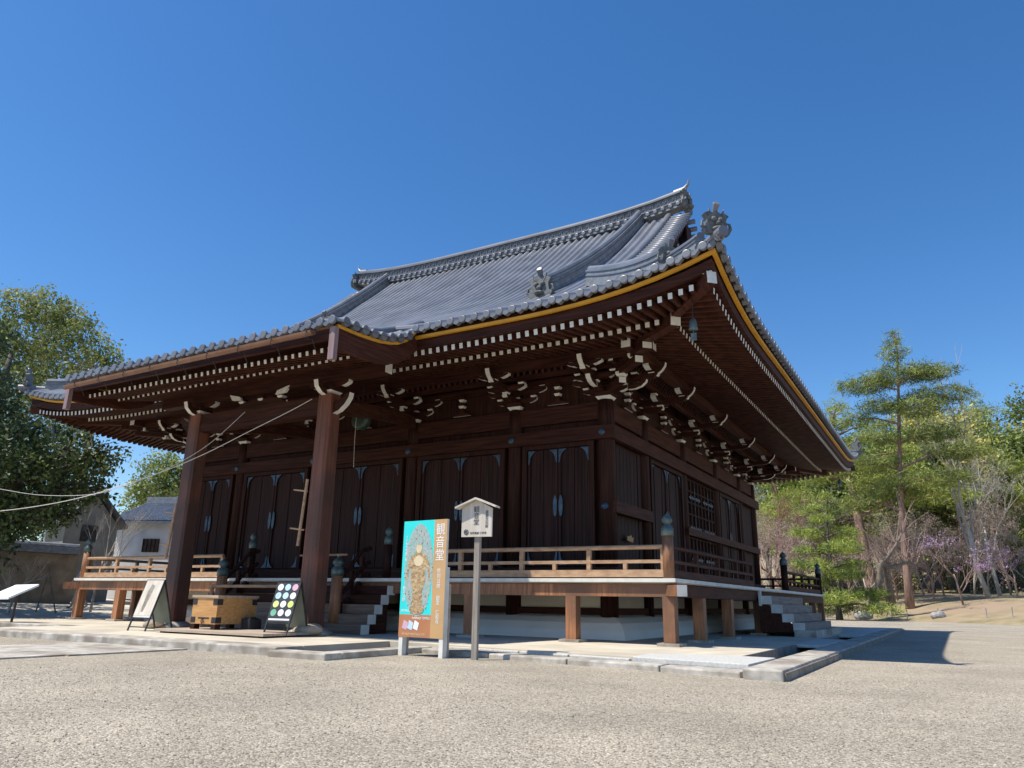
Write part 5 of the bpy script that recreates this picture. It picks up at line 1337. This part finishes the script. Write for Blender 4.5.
# ------------------------------------------------------------------ the walker at the left
def person(base, heading, label):
    e_ = base
    nodes = {'pel': (0, 0, .92), 'sp1': (0, .0, 1.08), 'ch': (0, .02, 1.27), 'nk': (0, .04, 1.42), 'hd0': (0, .05, 1.50), 'hd1': (0, .05, 1.60),
             'shl': (-.16, .02, 1.36), 'ell': (-.22, .14, 1.12), 'wrl': (-.20, .32, .95), 'hal': (-.19, .37, .90),
             'shr': (.16, .02, 1.36), 'elr': (.23, -.10, 1.12), 'wrr': (.22, -.10, .88), 'har': (.22, -.08, .80),
             'hil': (-.09, 0, .88), 'knl': (-.10, -.06, .50), 'anl': (-.10, -.36, .14), 'fol': (-.10, -.24, .05),
             'hir': (.09, 0, .88), 'knr': (.10, .26, .50), 'anr': (.10, .36, .09), 'for': (.10, .52, .04)}
    edges = [('pel', 'sp1'), ('sp1', 'ch'), ('ch', 'nk'), ('nk', 'hd0'), ('hd0', 'hd1'), ('ch', 'shl'), ('shl', 'ell'), ('ell', 'wrl'), ('wrl', 'hal'), ('ch', 'shr'), ('shr', 'elr'), ('elr', 'wrr'), ('wrr', 'har'),
             ('pel', 'hil'), ('hil', 'knl'), ('knl', 'anl'), ('anl', 'fol'), ('pel', 'hir'), ('hir', 'knr'), ('knr', 'anr'), ('anr', 'for')]
    rds = dict(pel=.14, sp1=.13, ch=.145, nk=.055, hd0=.085, hd1=.095, shl=.065, ell=.045, wrl=.032, hal=.035, shr=.065, elr=.045, wrr=.032, har=.035, hil=.095, knl=.06, anl=.042, fol=.04, hir=.095, knr=.06, anr=.042, **{'for': .035})
    ks = list(nodes); me = bpy.data.meshes.new('body'); me.from_pydata([nodes[k] for k in ks], [(ks.index(a), ks.index(b)) for a, b in edges], [])
    ob = bpy.data.objects.new('tmp', me); COL.objects.link(ob); md = ob.modifiers.new('s', 'SKIN')
    for i, k in enumerate(ks): me.skin_vertices[0].data[i].radius = (rds[k], rds[k]*.85)
    me.skin_vertices[0].data[0].use_root = True
    sb = ob.modifiers.new('d', 'SUBSURF'); sb.levels = 2; sb.render_levels = 2
    dg = bpy.context.evaluated_depsgraph_get(); bm = bpy.data.meshes.new_from_object(ob.evaluated_get(dg)); bpy.data.objects.remove(ob)
    for q in (skin, mauve, beige, iron): bm.materials.append(q)
    for p in bm.polygons:
        c = p.center; p.material_index = 0 if c.z > 1.43 else (3 if c.z < .07 else (2 if c.z < .93 and abs(c.x) < .19 else (0 if c.z < .93 else 1))); p.use_smooth = True
    root = bpy.data.objects.new('person', bm); COL.objects.link(root); root.location = base; root.rotation_euler = (0, 0, heading)
    tag(root, label, 'person')
    m = MB(); m.ball((0, .035, 1.60), .112, 12, 9, 0, (1, 1.02, 1.0)); m.v = [(x, min(y, .09) if z < 1.62 else y, max(z, 1.52)) for x, y, z in m.v]; o = m.build('hair', darkh, root, True, True)
    m = MB(); m.ball((0, .155, 1.565), .016, 6, 5); m.build('nose', skin, root, True, True)
    m = MB(); m.ball((-.035, .142, 1.595), .011, 6, 5); m.ball((.035, .142, 1.595), .011, 6, 5); m.build('eyes', darkh, root, True, True)
    return root
pb = at(79, 606, 28.0); pb.z = yard(pb.x)
hd = math.atan2(Rv.y, Rv.x)-math.pi/2
person(pb, hd+math.pi, 'person in a mauve jacket and beige trousers striding left behind the veranda rail')

# loose pebbles lying on the raked gravel
g = np.random.default_rng(17); n = 22000
ang_ = g.uniform(-.72, .78, n); dist_ = 1.2+9.5*g.random(n)**.8
dr = np.stack([-np.sin(YAW+ang_), np.cos(YAW+ang_)], 1); pc_ = np.array([CP.x, CP.y])+dr*dist_[:, None]
ok = (pc_[:, 1] < -7.1) | ((pc_[:, 0] > 4.7)); ok &= ~((pc_[:, 0] < -4.2) & (pc_[:, 0] > -7)); pc_ = pc_[ok]; n = len(pc_)
oc = np.array([(1, 0, 0), (0, 1, 0), (-1, 0, 0), (0, -1, 0), (0, 0, 1), (0, 0, -1)], float)
sz = g.uniform(.003, .009, n)*np.where(g.random(n) < .02, 1.5, 1); rot = g.uniform(0, 6.28, n)
sc3 = np.stack([sz*g.uniform(.8, 1.6, n), sz*g.uniform(.7, 1.2, n), sz*g.uniform(.5, .9, n)], 1)
v = oc[None]*sc3[:, None, :]+g.normal(size=(n, 6, 3))*.12*sz[:, None, None]
x_, y_ = v[..., 0].copy(), v[..., 1].copy(); v[..., 0] = x_*np.cos(rot)[:, None]-y_*np.sin(rot)[:, None]; v[..., 1] = x_*np.sin(rot)[:, None]+y_*np.cos(rot)[:, None]
v[..., 0] += pc_[:, 0][:, None]; v[..., 1] += pc_[:, 1][:, None]; v[..., 2] += GZ+sz[:, None]*.3
fc = np.array([(0, 1, 4), (1, 2, 4), (2, 3, 4), (3, 0, 4), (1, 0, 5), (2, 1, 5), (3, 2, 5), (0, 3, 5)])
F_ = (fc[None]+6*np.arange(n)[:, None, None]).reshape(-1, 3)
me = bpy.data.meshes.new('loose_gravel'); me.from_pydata(v.reshape(-1, 3).tolist(), [], F_.tolist())
for c1, c2 in (((.30, .26, .20), (.46, .40, .31)), ((.20, .175, .145), (.32, .28, .23)), ((.40, .36, .29), (.52, .47, .38))): me.materials.append(noisy('pebble_stone', c1, c2, (1, 1, 1), 12, .85))
me.polygons.foreach_set('material_index', np.repeat(g.choice(3, n, p=[.6, .25, .15]), 8).astype(np.int32)); me.update()
o = bpy.data.objects.new('loose_gravel', me); COL.objects.link(o); tag(o, 'loose pale pebbles scattered over the raked gravel yard', 'gravel', kind='stuff')
